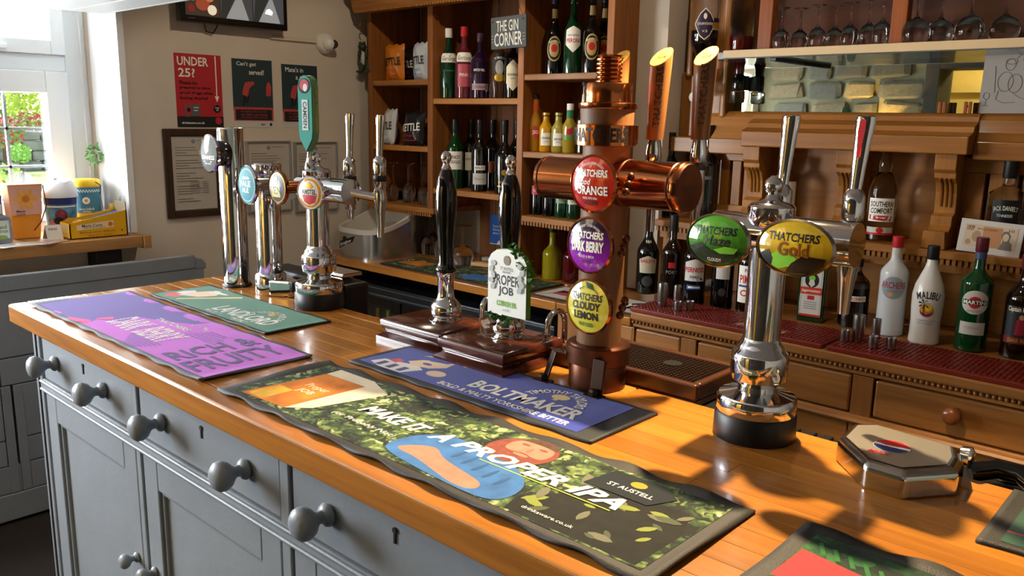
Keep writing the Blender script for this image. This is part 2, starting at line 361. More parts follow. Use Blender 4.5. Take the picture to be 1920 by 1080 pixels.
for i, (a, b) in enumerate(bays):
    d = box('drawer', PAINTG, (a+.003, b-.003, FY+.002, FY+.03, .800, .911), cab, .0025)
    wd = b-a; zc = .855-.8555
    for f in (.2, .8) if i else (.18, .72):
        kx = -wd/2+wd*f; knob((kx, -.014, .002), d, 1.0)
    M().lathe([(.0045, 0), (.0045, .002)], 12, (.0, -.0165, .032), 'Y').build('keyhole', BLACK, d); M().box(-.002, .002, -.0162, -.014, .012, .032).build('keyhole', BLACK, d)
    # framed door with sunk panel
    z0, z1 = .07, .764
    dr = thing_child = M().box(a+.004, a+.066, FY, FY+.026, z0, z1).box(b-.066, b-.004, FY, FY+.026, z0, z1).box(a+.066, b-.066, FY, FY+.026, z1-.066, z1).box(a+.066, b-.066, FY, FY+.026, z0, z0+.08).build('door', PAINTG, cab, None, .003)
    box('panel', PAINTG, (a+.06, b-.06, FY+.014, FY+.024, z0+.07, z1-.06), dr)
    for q in ((a+.066, a+.076, z0+.08, z1-.066), (b-.076, b-.066, z0+.08, z1-.066), (a+.066, b-.066, z1-.076, z1-.066), (a+.066, b-.066, z0+.08, z0+.09)):
        box('moulding', PAINTG, (q[0], q[1], FY+.006, FY+.02, q[2], q[3]), dr, .004)
    kx = b-.03 if i % 2 == 0 else a+.03
    knob((kx, FY, .505), dr, .62)
# worktop of glued oak staves
OAK = wood('worktop_oak', '#b9782c', '#8a541e', 'X', 11, .24, .35, .1)
OAKE = wood('worktop_edge', '#a9682c', '#74421a', 'X', 14, .3, .2, .1)
wt = thing('bar_worktop', 'varnished golden oak worktop of the bar counter', 'worktop', (0, 0, 0))
WX0, WX1, WY0, WY1 = -2.29, .6, .65, 1.232
ns = 13; sw = (WY1-WY0)/ns
for r in range(ns):
    x = WX0; y0 = WY0+r*sw; k = 0
    if r == 0: box('front_lip', OAK, (WX0, WX1, y0, y0+sw, .934, CT), wt, .005, 3); continue
    while x < WX1-.01:
        ln = (.62+.17*((r*7+k*3) % 4)) if k else .35+.3*((r*5) % 3); x1 = min(WX1, x+ln)
        if WX1-x1 < .15: x1 = WX1
        if -1 < r: 
            lip = .0
            o = box('stave', OAK, (x, x1, y0, y0+sw, .934, CT), wt, .0006 if 0 < r < ns-1 else .004, 1)
        x = x1; k += 1

# ---------------------------------------------------------------- bar runners
def sm(pts, n=2):
    for _ in range(n):
        out = []
        for (a, b), (c, d) in zip(pts, pts[1:]+pts[:1]): out += [(a*.75+c*.25, b*.75+d*.25), (a*.25+c*.75, b*.25+d*.75)]
        pts = out
    return pts
def runner(name, label, x0, x1, y0, y1, bcol, border, wave=.003, ph=0, extra=0):
    t = thing(name, label, 'bar mat', (x0, y0, CT)); W, D = x1-x0, y1-y0; nx, ny = 80, 24; v = []; f = []
    for j in range(ny+1):
        for i in range(nx+1):
            u, q = i/nx, j/ny; e = max(0, 1-min(u*W, (1-u)*W, q*D, (1-q)*D)/.014)
            dx = .0016*math.sin(u*W*70+ph)*(q == 0 or q == 1); 
            v.append((u*W, q*D+dx, .0042+e*wave*(.5+.5*math.sin(u*W*52+q*5+ph*2))))
    n = len(v); v += [(a, b, max(c-.004, .0003)) for a, b, c in v]; g = nx+1
    for j in range(ny):
        for i in range(nx): a = j*g+i; f.append((a, a+1, a+g+1, a+g)); f.append((n+a+g, n+a+g+1, n+a+1, n+a))
    rim = [i for i in range(g)]+[j*g+nx for j in range(1, ny+1)]+[ny*g+i for i in range(nx-1, -1, -1)]+[j*g for j in range(ny-1, 0, -1)]
    for a, b in zip(rim, rim[1:]+rim[:1]): f.append((b, a, n+a, n+b))
    link_raw('rubber_base', v, f, bcol, t).data.shade_smooth()
    def mp(a, b, e):
        a0 = min(max(a, 0), W); b0 = min(max(b, 0), D); u, q = a0/W, b0/D; ed = max(0, 1-min(a0, W-a0, b0, D-b0)/.014)
        return (a, b, .0043+ed*wave*(.5+.5*math.sin(u*W*52+q*5+ph*2))+e)
    return t, Surf(mp, t, .0004, .05), W, D, border
MATB = mat('mat_border', '#17191d', .6, bump=.3, bscale=600); MATB2 = mat('mat_border_warm', '#2b2a2a', .6, bump=.3, bscale=600)
def fab(n, c): return mat(n, c, .92, var=.08, vscale=300, sheen=.15)
# --- purple dark berry runner
t, s, W, D, b = runner('bar_runner', 'purple and violet printed bar runner on far left of worktop', -2.232, -1.378, .684, .922, mat('mat_border_grey', '#5b5f68', .7), .012, .004, .4)
VIO, PUR, PINK, DPUR = fab('violet_cloth', '#b048c0'), fab('purple_cloth', '#4a2c92'), fab('pink_cloth', '#d4267e'), fab('deep_purple_cloth', '#3a1c6c')
s.rect(.014, W-.008, .012, D-.008, VIO, 'printed_top', 40, 8)
s.poly([(.014, .012), (.30, .012), (.27, .05), (.33, .09), (.31, .13), (.40, .16), (.46, .19), (.47, D-.008), (.014, D-.008)], PUR)
LEAF = [(0, 0), (.03, .022), (.075, .03), (.12, .02), (.15, 0), (.12, -.022), (.075, -.03), (.03, -.02)]
def leafp(u, v, sc, rot, m): c, sn = math.cos(rot), math.sin(rot); s.poly([(u+(a*c-d*sn)*sc, v+(a*sn+d*c)*sc) for a, d in LEAF], m)
leafp(.10, .215, 1.0, -.35, PINK); leafp(.03, .10, 1.1, -.1, PINK); leafp(.10, .05, 1.3, .15, PINK); leafp(.26, .19, .8, .3, fab('magenta_cloth', '#a02070')); leafp(.05, .17, .8, -.2, fab('dark_plum_cloth', '#5a1c66')); leafp(.17, .035, .8, -.1, PINK)
HATCH = mat('hatched_white', '#d9d3cf', .9)
s.text('DARK', .357, .094, .112, .074, HATCH, .03); s.text('BERRY', .494, .095, .128, .074, HATCH, .03)
for q in range(9): s.rect(.298, .562, .060+.0085*q, .0615+.0085*q, PUR if q % 2 else VIO, 'hatching')
s.text('THATCHERS', .43, .154, .15, .018, HATCH, .02); s.text('EST.1904', .50, .190, .07, .009, HATCH, arc=.06)
for q in range(6): s.rect(.44+.012*q, .58-.004*q, .055-.008*q, .058-.008*q, PUR); s.rect(.52+.006*q, .66-.008*q, .135+.009*q, .1375+.009*q, PUR)
s.text('RICH &', .675, .120, .185, .070, DPUR, .02, rot=PI/2); s.text('FRUITY', .765, .118, .195, .078, DPUR, .02, rot=PI/2)
# --- green landlord runner
t, s, W, D, b = runner('bar_runner', 'green bar runner lettered LANDLORD beside the chrome beer towers', -2.160, -1.592, .945, 1.118, MATB, .008, .0015, 1)
GRN = fab('green_cloth', '#156a4c'); SKIN = fab('skin_cloth', '#d8b898'); STRAW = fab('straw_cloth', '#d8be78')
s.rect(.008, W-.006, .008, D-.006, GRN, 'printed_top', 30, 6)
s.poly([(.02, .02), (.085, .02), (.08, .05), (.05, .075), (.02, .06)], fab('red_cloth', '#c02a2c')); s.poly([(.06, .05), (.12, .075), (.14, .115), (.11, .15), (.075, .135), (.055, .09)], SKIN); s.poly([(.03, .06), (.06, .065), (.065, .1), (.04, .11), (.025, .085)], HATCH)
s.poly([(.09, .118), (.15, .135), (.16, .152), (.12, .16), (.08, .145)], HATCH); s.poly([(.09, .015), (.10, .012), (.19, .12), (.215, .15), (.2, .155), (.18, .13)], STRAW)
s.text('LANDLORD', .385, .058, .24, .050, HATCH, .025); s.text('MULTI CHAMPION PALE ALE', .375, .022, .22, .013, HATCH, .01); s.text('TIMOTHY TAYLORS', .43, .120, .17, .018, HATCH, .01, arc=.06); s.ell(.43, .105, .016, .011, GOLD, rings=1)
# --- make it a proper ipa runner
t, s, W, D, b = runner('bar_runner', 'long photo printed bar runner lettered MAKE IT A PROPER IPA', -1.316, -.424, .682, .918, MATB2, .02, .006, 2)
def leaves_mat(nm, cols, sc):
    if nm in MATS: return MATS[nm]
    m = bpy.data.materials.new(nm); m.use_nodes = True; tt = m.node_tree; bb = tt.nodes['Principled BSDF']; L = tt.links.new
    tc = tt.nodes.new('ShaderNodeTexCoord'); nz = tt.nodes.new('ShaderNodeTexNoise'); nz.inputs['Scale'].default_value = sc*.5; L(tc.outputs['Object'], nz.inputs['Vector'])
    mxv = tt.nodes.new('ShaderNodeMixRGB'); mxv.inputs[0].default_value = .06; L(tc.outputs['Object'], mxv.inputs[1]); L(nz.outputs['Color'], mxv.inputs[2])
    vo = tt.nodes.new('ShaderNodeTexVoronoi'); vo.inputs['Scale'].default_value = sc; vo.feature = 'F1'; L(mxv.outputs[0], vo.inputs['Vector'])
    n2 = tt.nodes.new('ShaderNodeTexNoise'); n2.inputs['Scale'].default_value = sc*.12; n2.inputs['Detail'].default_value = 3; L(tc.outputs['Object'], n2.inputs['Vector'])
    sp = tt.nodes.new('ShaderNodeSeparateColor'); L(vo.outputs['Color'], sp.inputs[0])
    a = tt.nodes.new('ShaderNodeMath'); a.operation = 'MULTIPLY_ADD'; L(sp.outputs[0], a.inputs[0]); a.inputs[1].default_value = .55; L(n2.outputs['Fac'], a.inputs[2])
    d2 = tt.nodes.new('ShaderNodeMath'); d2.operation = 'MULTIPLY_ADD'; L(vo.outputs['Distance'], d2.inputs[0]); d2.inputs[1].default_value = -.35; L(a.outputs[0], d2.inputs[2])
    r = tt.nodes.new('ShaderNodeValToRGB'); e = r.color_ramp.elements
    e[0].position = .3; e[0].color = (*lin(cols[0]), 1); e[1].position = 1.0; e[1].color = (*lin(cols[-1]), 1)
    for i, c in enumerate(cols[1:-1]): q = e.new(.3+.7*(i+1)/(len(cols)-1)); q.color = (*lin(c), 1)
    L(d2.outputs[0], r.inputs[0]); L(r.outputs[0], bb.inputs['Base Color']); bb.inputs['Roughness'].default_value = .9; MATS[nm] = m; return m
LV = leaves_mat('hedge_print', ['#0d130d', '#1d2d1a', '#3c532c', '#6c8044', '#b6b992'], 75)
s.rect(.02, W-.022, .018, D-.014, LV, 'printed_top', 40, 8)
DKL = mat('dark_leaf_print', '#14150f', .9, var=.5, vscale=40); s.poly([(.665, .022), (.86, .022), (.862, .12), (.84, .17), (.70, .16), (.69, .10), (.655, .06)], DKL, 'shade_print')
rl = random.Random(5)
for q in range(22):
    uu, vv = rl.uniform(.66, .85), rl.uniform(.03, .15); rr = rl.uniform(0, 3); sz = rl.uniform(.12, .26)
    s.poly([(uu+(a_*math.cos(rr)-d_*math.sin(rr))*sz, vv+(a_*math.sin(rr)+d_*math.cos(rr))*sz) for a_, d_ in LEAF], mat('leaf_print%d' % (q % 3), ('#6a6a58', '#7f8a3c', '#4a5240')[q % 3], .9))
AMB = mat('amber_print', '#c9741c', .9, var=.45, vscale=16); SHIRT = mat('blue_shirt_print', '#3a6aa8', .92, var=.22, vscale=30); FACE = mat('face_print', '#b07a68', .92, var=.12, vscale=60); BEARD = mat('beard_print', '#7d4034', .92, var=.2, vscale=120)
s.poly([(.045, .022), (.165, .030), (.172, .190), (.062, .185)], AMB, 'beer_print'); s.poly([(.165, .030), (.20, .06), (.235, .19), (.16, .22), (.06, .22), (.062, .186), (.172, .19)], mat('foam_print', '#d6c9b2', .9, var=.1)); s.poly([(.055, .03), (.10, .03), (.10, .09), (.058, .09)], mat('amber_pale_print', '#d8a830', .9, var=.3))
s.text('Proper', .12, .125, .06, .022, CREAM, 0); s.text('JOB', .12, .10, .04, .02, CREAM, .01)
s.poly(sm([(.40, .045), (.405, .10), (.44, .138), (.50, .14), (.56, .132), (.60, .12), (.645, .09), (.655, .04), (.63, .018), (.55, .020), (.44, .03)]), SHIRT, 'shirt_print')
s.poly(sm([(.42, .05), (.47, .048), (.52, .035), (.575, .022), (.605, .03), (.60, .052), (.55, .062), (.50, .072), (.47, .092), (.45, .086), (.43, .07)]), FACE, 'arm_print')
s.poly(sm([(.515, .132), (.505, .17), (.525, .205), (.57, .218), (.61, .205), (.62, .17), (.605, .138), (.56, .122)]), BEARD, 'beard_print'); s.poly(sm([(.53, .165), (.53, .2), (.57, .214), (.605, .2), (.608, .165), (.59, .16), (.57, .168), (.55, .16)]), FACE, 'face_print')
for q in (.552, .585): s.ell(q, .192, .008, .003, BEARD)
s.ell(.57, .158, .014, .004, FACE); s.poly(sm([(.53, .2), (.55, .222), (.59, .222), (.608, .198), (.58, .205), (.55, .204)]), mat('hair_print', '#54382c', .92, var=.3, vscale=90), 'hair_print'); s.poly(sm([(.566, .17), (.576, .17), (.573, .188), (.569, .188)]), mat('nose_print', '#9a6254', .92))
for q in range(5): s.poly(sm([(.505+.026*q, .078-.006*q), (.513+.026*q, .09-.006*q), (.510+.026*q, .122-.006*q), (.504+.026*q, .10-.006*q)]), mat('shirt_fold', '#2c5488', .92), 'fold_print')
s.text('MAKE IT', .333, .124, .150, .034, WHITE, .035, .3); s.text('A', .442, .126, .034, .034, WHITE, .035, .3); s.text('PROPER IPA', .622, .128, .295, .034, WHITE, .035, .3)
s.text('(or Probably Not)', .315, .075, .15, .014, WHITE, .0, .3); s.rect(.54, .765, .105, .107, mat('lime_line', '#b9cf4a', .9))
s.poly([(.69, .15), (.79, .15), (.81, .19), (.78, .212), (.70, .212)], mat('navy_print', '#0e1820', .9)); s.text('ST AUSTELL', .75, .172, .07, .010, WHITE, .01); s.ell(.75, .192, .012, .009, GOLD)
s.text('drinkaware.co.uk', .72, .04, .08, .007, WHITE, 0)
# --- blue boltmaker runner
t, s, W, D, b = runner('bar_runner', 'royal blue bar runner lettered BOLTMAKER before the cider tower', -1.300, -.705, .952, 1.132, mat('mat_border_blue', '#23272e', .6), .01, .001, 3)
BLU = fab('royal_blue_cloth', '#1f2f92')
s.rect(.012, W-.04, .016, D-.008, BLU, 'printed_top', 30, 6)
s.poly([(.03, .03), (.07, .018), (.13, .02), (.15, .06), (.12, .075), (.07, .062), (.04, .06)], HATCH); s.poly([(.05, .06), (.075, .055), (.08, .075), (.06, .08)], fab('red_cloth', '#c02a2c'))
s.poly([(.085, .08), (.10, .105), (.13, .125), (.165, .13), (.172, .10), (.15, .075), (.11, .066)], SKIN); s.poly([(.08, .125), (.12, .155), (.18, .16), (.205, .135), (.19, .13), (.165, .142), (.12, .138)], SKIN); s.ell(.185, .062, .022, .016, SKIN)
s.poly([(.10, .112), (.13, .132), (.16, .136), (.155, .12), (.12, .11)], BLU); s.ell(.127, .092, .012, .006, BLU)
for q in range(3): s.rect(.05+.03*q, .065+.03*q, .024, .05, fab('dk_blue_cloth', '#17236a'))
s.text('BOLTMAKER', .395, .0745, .245, .042, WHITE, .03); s.text('BOLD & MALTY YORKSHIRE BITTER', .375, .034, .30, .0165, WHITE, .02)
s.text('TIMOTHY TAYLORS', .435, .150, .16, .019, WHITE, .02, arc=.055); s.ell(.435, .125, .018, .013, STRAW); s.poly([(.43, .105), (.44, .105), (.437, .12), (.433, .12)], STRAW)
# --- two runners at the right edge
t, s, W, D, b = runner('bar_runner', 'green fern printed bar runner with red band at bottom right', -.363, .40, .690, .930, MATB2, .02, .006, 4)
DG = leaves_mat('fern_print', ['#0b1a12', '#12301c', '#1c4a26', '#2f6a34'], 60)
s.rect(.02, W-.02, .016, D-.016, DG, 'printed_top', 40, 8)
s.poly([(.02, .10), (.022, .178), (.10, .165), (.25, .14), (.40, .125), (.40, .09), (.2, .105), (.1, .125)], fab('red_cloth', '#c02a2c'))
FR = mat('fern_leaf_print', '#2a6a32', .9)
for q in range(12):
    a = .03+.018*q; s.poly([(a, .205-.004*q), (a+.004, .207-.004*q), (a+.017, .183-.004*q), (a+.012, .181-.004*q)], FR)
    s.poly([(a-.005, .09-.003*q), (a+.055, .06-.003*q), (a+.06, .063-.003*q), (a, .095-.003*q)], FR)
t, s, W, D, b = runner('bar_runner', 'dark green bar runner with red stripe at the right edge', -.205, .40, 1.035, 1.222, MATB2, .02, .002, 5)
s.rect(.022, W-.02, .014, D-.014, fab('bottle_green_cloth', '#12422c'), 'printed_top', 30, 6); s.rect(.022, W-.02, .045, .0495, fab('red_cloth', '#c02a2c')); s.rect(.07, .085, .018, .026, fab('red_cloth', '#c02a2c'))
# ================================================================ beer fonts on the counter
def badge(parent, c, rx, rz, depth, rim, face, dome=.008, stub=.016, stublen=.03, nm='badge'):
    """oval lens facing -y; c = centre of the face rim (local). returns (part, printable surface)"""
    b = M(); k = rz/rx; N = 36
    prof = [(stub, 0), (stub*1.1, -stublen), (rx*.7, -stublen-.006), (rx*1.04, -stublen-depth*.5), (rx*1.07, -stublen-depth), (rx, -stublen-depth-.003), (rx*.97, -stublen-depth)]
    off = stublen+depth
    mb = M().lathe(prof, N, (0, off, 0), 'Y'); mb.v = [(x+c[0], y+c[1], z*k+c[2]) for x, y, z in mb.v]
    p = mb.build(nm, rim, parent, 35)
    def mp(u, v, e): q = max(0, 1-(u/rx)**2-(v/rz)**2); return (c[0]+u, c[1]-dome*q-e, c[2]+v)
    s = Surf(mp, p, .0005)
    s.ell(0, 0, rx*.985, rz*.985, face, 'badge_face', 36, 5)
    return p, s
def grad(nm, c0, c1, z0, z1, rough=.12, coat=1):
    """printed two-colour badge artwork running from bottom to top of the lens"""
    if nm in MATS: return MATS[nm]
    m = bpy.data.materials.new(nm); m.use_nodes = True; t = m.node_tree; b = t.nodes['Principled BSDF']
    tc = t.nodes.new('ShaderNodeTexCoord'); sp = t.nodes.new('ShaderNodeSeparateXYZ'); t.links.new(tc.outputs['Generated'], sp.inputs[0])
    mr = t.nodes.new('ShaderNodeMapRange'); mr.inputs[1].default_value = z0/.09+.5; mr.inputs[2].default_value = z1/.09+.5; t.links.new(sp.outputs[2], mr.inputs[0])
    r = t.nodes.new('ShaderNodeValToRGB'); r.color_ramp.elements[0].color = (*lin(c0), 1); r.color_ramp.elements[1].color = (*lin(c1), 1)
    t.links.new(mr.outputs[0], r.inputs[0]); t.links.new(r.outputs[0], b.inputs['Base Color']); b.inputs['Roughness'].default_value = rough; b.inputs['Coat Weight'].default_value = coat
    MATS[nm] = m; return m
def lever(parent, x, y, z0, z1, lean=.006, red=False):
    """chrome tap handle with flattened flared head"""
    h = z1-z0; mb = M(); prof = [(.008, 0), (.0085, .1), (.0092, .35), (.011, .7), (.0128, .92), (.012, .985), (.008, 1)]
    mb.lathe([(r, q*h) for r, q in prof], 14); mb.v = [(x+a*1.12+lean*(c/h), y+b*.8, z0+c) for a, b, c in mb.v]
    p = mb.build('tap_handle', CHROME, parent, 40)
    if red:
        s = Surf(lambda u, v, e: (x+lean*(v/h)+u, y-.0105-e, z0+v), p); s.poly([(-.002, h*.45), (.002, h*.45), (.005, h*.8), (.0045, h*.93), (0, h*.96), (-.0045, h*.93), (-.005, h*.8)], RED, 'red_inlay')
    return p
def tap(parent, x, y, zb, ztop, spout=.10, red=False):
    """tap body at the back of the bar: shank, black collar, ferrule, lever and spout"""
    M().lathe([(.008, -spout), (.010, -spout+.03), (.013, -.02), (.016, 0), (.017, .015), (.013, .03), (.015, .034), (.015, .05), (.0155, .06)], 16, (x, y, zb)).build('tap_body', CHROME, parent, 40)
    M().lathe([(.0155, .048), (.0165, .05), (.0165, .06), (.0155, .062)], 16, (x, y, zb)).build('tap_collar', RUBBER, parent, 40)
    M().lathe([(.014, .062), (.0155, .068), (.0155, .098), (.012, .103), (.008, .108)], 16, (x, y, zb)).build('ferrule', CHROME, parent, 40)
    lever(parent, x, y, zb+.105, ztop, red=red)
def t_font(label, x, y, kx, bar0, bar1, zbar, rb):
    t = thing('beer_font', label, 'beer tap', (x, y, CT))
    M().lathe([(.061, 0), (.0625, .004), (.0615, .038), (.058, .042)], 40).build('rubber_foot', RUBBER, t, 40)
    M().lathe([(.0585, .040), (.060, .042), (.060, .062), (.057, .067), (.040, .071), (.030, .074), (.029, .082), (.034, .086), (.041, .092), (.043, .105), (.043, .128), (.041, .134), (.036, .138), (.0345, .144), (.030, .150), (.0275, .156)], 40).build('turned_base', CHROME, t, 38)
    M().lathe([(.0275, .15), (.0275, zbar-.01)], 36).build('column', CHROME, t, 40)
    M().lathe([(rb*.985, bar0), (rb, bar0+.004), (rb, bar1-.004), (rb*.985, bar1)], 36, (0, 0, zbar), 'X').build('cross_tube', CHROME, t, 40)
    M().lathe([(rb*1.01, 0), (rb*1.01, .004), (rb*.2, .0055)], 30, (bar1, 0, zbar), 'X').build('end_cap', CHROME, t, 40)
    M().lathe([(.030, zbar+rb-.014), (.0345, zbar+rb-.006), (.0345, zbar+rb+.012), (.030, zbar+rb+.017), (.016, zbar+rb+.020), (.011, zbar+rb+.024), (.009, zbar+rb+.030), (.0125, zbar+rb+.036), (.014, zbar+rb+.043), (.011, zbar+rb+.051), (.004, zbar+rb+.057)], 26).build('finial', CHROME, t, 40)
    return t
# --- right hand chrome font with the two oval cider lenses
t4 = t_font('chrome font with green Haze and yellow Gold cider lenses', -.552, 1.168, 0, -.088, .125, .312, .031)
for (px, py, rx, rz, face, kind) in ((1345, 451, .0480, .0365, grad('haze_face', '#1d4a16', '#5fae2c', -.03, .03), 0), (1490, 465, .0525, .0365, grad('gold_face', '#5a4a10', '#e0b820', -.03, .012), 1)):
    q = P(px, py, y=1.075) - Vector((-.552, 1.168, CT)); p, s = badge(t4, q, rx, rz, .012, mat('lens_rim', '#8a8078', .2, 1), face, .010, .014, .045)
    s.text('THATCHERS', 0, .015, rx*1.35, .0115, BLACK, .03)
    if kind == 0:
        s.text('Haze', .004, .001, rx*.85, .015, BLACK, .02, .25); s.poly([(-rx*.9, -.012), (-.02, -.003), (-.005, -.013), (.02, -.016), (rx*.85, -.012), (rx*.6, -.026), (0, -.0345), (-rx*.6, -.026)], mat('orchard_dark', '#15260f', .3), rings=3); s.poly([(.0, -.012), (.018, -.006), (.036, -.008), (.03, -.016), (.01, -.017)], mat('field_green', '#7cc43a', .3), rings=3); s.text('CLOUDY', .0, -.027, .022, .005, WHITE, .01)
    else:
        s.poly([(-rx*.8, -.02), (-.022, -.006), (.0, -.004), (.012, -.02), (-.02, -.03)], mat('field_green', '#7cc43a', .3), rings=3); s.poly([(-rx*.93, -.012), (-.033, -.004), (-.027, -.016), (-.03, -.026), (-rx*.75, -.024)], BLACK, rings=3); s.poly([(.0, -.02), (.016, -.008), (rx*.85, -.010), (rx*.8, -.02), (.02, -.033), (-.01, -.034)], mat('orchard_brown', '#22150c', .3), rings=3)
        s.text('Gold', .002, -.001, rx*.82, .019, mat('gold_letter', '#8a4a12', .3), .02)
for (px0, py0, px1, red) in ((1465, 370, 1480, False), (1597, 420, 1612, True)):
    q = P(px0, py0, y=1.215); z0 = 1.258; tap(t4, q.x+.552, 1.215-1.168, z0-CT, 1.468-CT, .075, red)
    M().lathe([(.011, 0), (.011, .05)], 14, (q.x+.552, 0, z0-CT+.012), 'Y').build('shank', CHROME, t4, 40)
# --- far chrome T font with teal paddle
t3 = t_font('chrome T font with turquoise paddle handle and white oval lens', -1.752, 1.198, 0, -.062, .135, .298, .030)
q = P(582, 362, y=1.115) - Vector((-1.752, 1.198, CT))
lens3c = q.copy(); p, s = badge(t3, q, .037, .037, .012, CHROME, mat('ivory_face', '#d8d2c2', .35), .006, .013, .042)
lens3 = p; s.ell(0, 0, .033, .034, mat('amber_ring', '#c98a2c', .2), rings=4); s.ell(0, 0, .027, .029, mat('ivory_face', '#d8d2c2', .35), rings=4); s.text('AMSTEL', 0, .003, .042, .012, BLACK, .03); s.poly([(-.02, -.004), (.022, -.004), (.016, -.021), (0, -.027), (-.014, -.021)], RED, rings=2); s.poly([(-.01, .014), (.0, .026), (.012, .016), (.006, .01)], GOLD, rings=2)
for (px, py, pt) in ((656, 340, 212), (712, 330, 215)):
    yy = 1.258; q = P(px, py, y=yy); zt = P(px, pt, y=yy).z; tap(t3, q.x+1.752, yy-1.198, 1.247-CT if px < 700 else 1.255-CT, zt-CT, .045 if px < 700 else .085)
    M().tube([(min(q.x+1.752, .13), 0, .298), (q.x+1.752, yy-1.198, .283)], .011, 12).build('shank', CHROME, t3, 60)
# turquoise paddle standing on the tube
q = P(581, 285, y=1.185) - Vector((-1.752, 1.198, CT)); TEAL = mat('turquoise_enamel', '#2f9f92', .5); TEALD = mat('green_gold_side', '#4d7a52', .3)
M().lathe([(.012, -.052), (.014, -.05), (.014, -.03), (.009, -.02), (.006, 0)], 14, q).build('paddle_ferrule', CHROME, t3, 40)
pd = [(0, 0), (.018, .030), (.0205, .05), (.0205, .155), (.016, .172), (.006, .181), (-.006, .181), (-.016, .172), (-.0205, .155), (-.0205, .05), (-.018, .03)]
pp = M().prism([(a+q.x, b+q.z) for a, b in pd], q.y-.013, q.y+.013, 'Y').build('paddle', TEALD, t3, 30, .002)
s = plane((q.x, q.y-.0142, q.z), (1, 0, 0), (0, 0, 1), pp); s.poly([(a*.93, b*.98+.002) for a, b in pd], TEAL, 'paddle_face'); s.ell(0, .156, .017, .018, BLACK); s.ell(-.001, .158, .0125, .014, mat('pink_disc', '#c75b66', .4)); s.ell(.002, .152, .006, .009, WHITE)
s.rect(-.0085, .0085, .052, .124, mat('pale_panel', '#d7e6e2', .4)); s.text('CAMDEN', 0, .088, .062, .011, mat('slate_letter', '#3b4a55', .4), .02, rot=-PI/2)
s2 = plane((q.x+.0212, q.y, q.z), (0, 1, 0), (0, 0, 1), pp); s2.text('CAMDEN TOWN BREWERY', 0, .10, .11, .010, GOLD, .02, rot=-PI/2)
def spin(o, c, a): o.matrix_local = Matrix.Translation(c) @ Matrix.Rotation(a, 4, 'Z') @ Matrix.Translation(-Vector(c))
spin(pp, q, .38); spin(lens3, lens3c, .28)
# --- plain tall chrome column with round dark lens
t1 = thing('beer_font', 'tall plain chrome column with one dark round stout lens', 'beer tap', (-2.128, 1.182, CT))
M().lathe([(.040, 0), (.040, .004), (.037, .008)], 36).build('foot_ring', RUBBER, t1, 40); M().lathe([(.0345, .006), (.0345, .432), (.033, .436), (.0325, .436), (.0315, .41), (.001, .41)], 36).build('column', CHROME, t1, 40)
q = P(392, 288, y=1.095) - Vector((-2.128, 1.182, CT)); 
M().lathe([(.030, 0), (.0335, -.01), (.0335, -.028), (.031, -.032)], 30, (q.x, q.y+.05, q.z), 'Y').build('lens_mount', mat('dark_chrome', '#4a4644', .15, 1), t1, 40); M().tube([(q.x*.2, -.02, q.z), (q.x, q.y+.04, q.z)], .016, 14).build('lens_arm', CHROME, t1, 50)
p, s = badge(t1, q, .045, .047, .014, CHROME, mat('stout_green_face', '#18241b', .6), .006, .02, .014)
s.poly([(-.018, .045), (.012, .048), (.008, .006), (-.004, -.002), (-.012, .008)], mat('harp_gold', '#d3bb7c', .35), rings=3); s.text('GUINNESS', 0, -.010, .066, .011, WHITE, .02); s.rect(-.02, .02, -.022, -.019, WHITE); s.rect(-.016, .016, -.027, -.025, WHITE)
# --- middle chrome font: column, cross tube, teal and black lenses
t2 = thing('beer_font', 'squat chrome font carrying a teal oval lens and black lens', 'beer tap', (-1.975, 1.196, CT))
M().lathe([(.041, 0), (.043, .003), (.041, .052), (.036, .058)], 36).build('foot', CHROME, t2, 40); M().lathe([(.0335, .05), (.0335, .322), (.031, .327)], 36).build('column', CHROME, t2, 40); M().lathe([(.036, .318), (.038, .322), (.038, .345), (.034, .349)], 36).build('top_cap', CHROME, t2, 40)
M().prism([(.035, -.03), (.09, .0), (.10, .035), (.035, .034)], 0, .045).build('foot_block', CHROME, t2, None, .006)
M().lathe([(.025, -.105), (.026, -.10), (.026, .10), (.025, .105)], 28, (0, 0, .285), 'X').build('cross_tube', CHROME, t2, 40)
for (px, py, r, rz, face, k) in ((464, 347, .0420, .0465, mat('teal_face', '#0f7f8c', .6), 0), (521, 352, .0375, .0385, mat('black_face', '#15120f', .4), 1)):
    q = P(px, py, y=1.095) - Vector((-1.975, 1.196, CT)); p, s = badge(t2, q, r, rz, .013, CHROME if k == 0 else COPPER, face, .006, .014, .050)
    if k == 0: s.ell(0, 0, r*.88, rz*.88, WHITE, rings=3); s.ell(0, 0, r*.85, rz*.85, face, rings=3); s.text('CAMDEN', 0, .018, .036, .007, WHITE, .01); s.text('PALE', 0, .004, .046, .014, WHITE, .03); s.text('ALE', 0, -.012, .030, .012, WHITE, .03)
    else: s.ell(0, 0, r*.92, rz*.92, GOLD, rings=3); s.ell(0, 0, r*.87, rz*.87, face, rings=3); s.poly([(-.02, .008), (.016, .008), (.016, -.022), (-.02, -.022)], mat('lime_gold', '#b6a73e', .4), rings=2); s.text('VEIN', 0, -.006, .040, .018, BLACK, .02); s.ell(0, .020, .008, .007, mat('lime_gold', '#b6a73e', .4), rings=2)
# black line tray behind the fonts
bt = thing('hose_tray', 'black moulded hose tray with chrome lip behind the far fonts', 'tray', (-1.95, 1.31, .93))
M().box(-.16, .22, -.05, .03, 0, .10).build('tray', RUBBER, bt, None, .01); M().box(.03, .16, -.045, .02, .102, .113).build('chrome_lip', CHROME, bt, None, .002); M().box(.03, .20, -.04, .02, .114, .124).build('chrome_lip', CHROME, bt, None, .002)

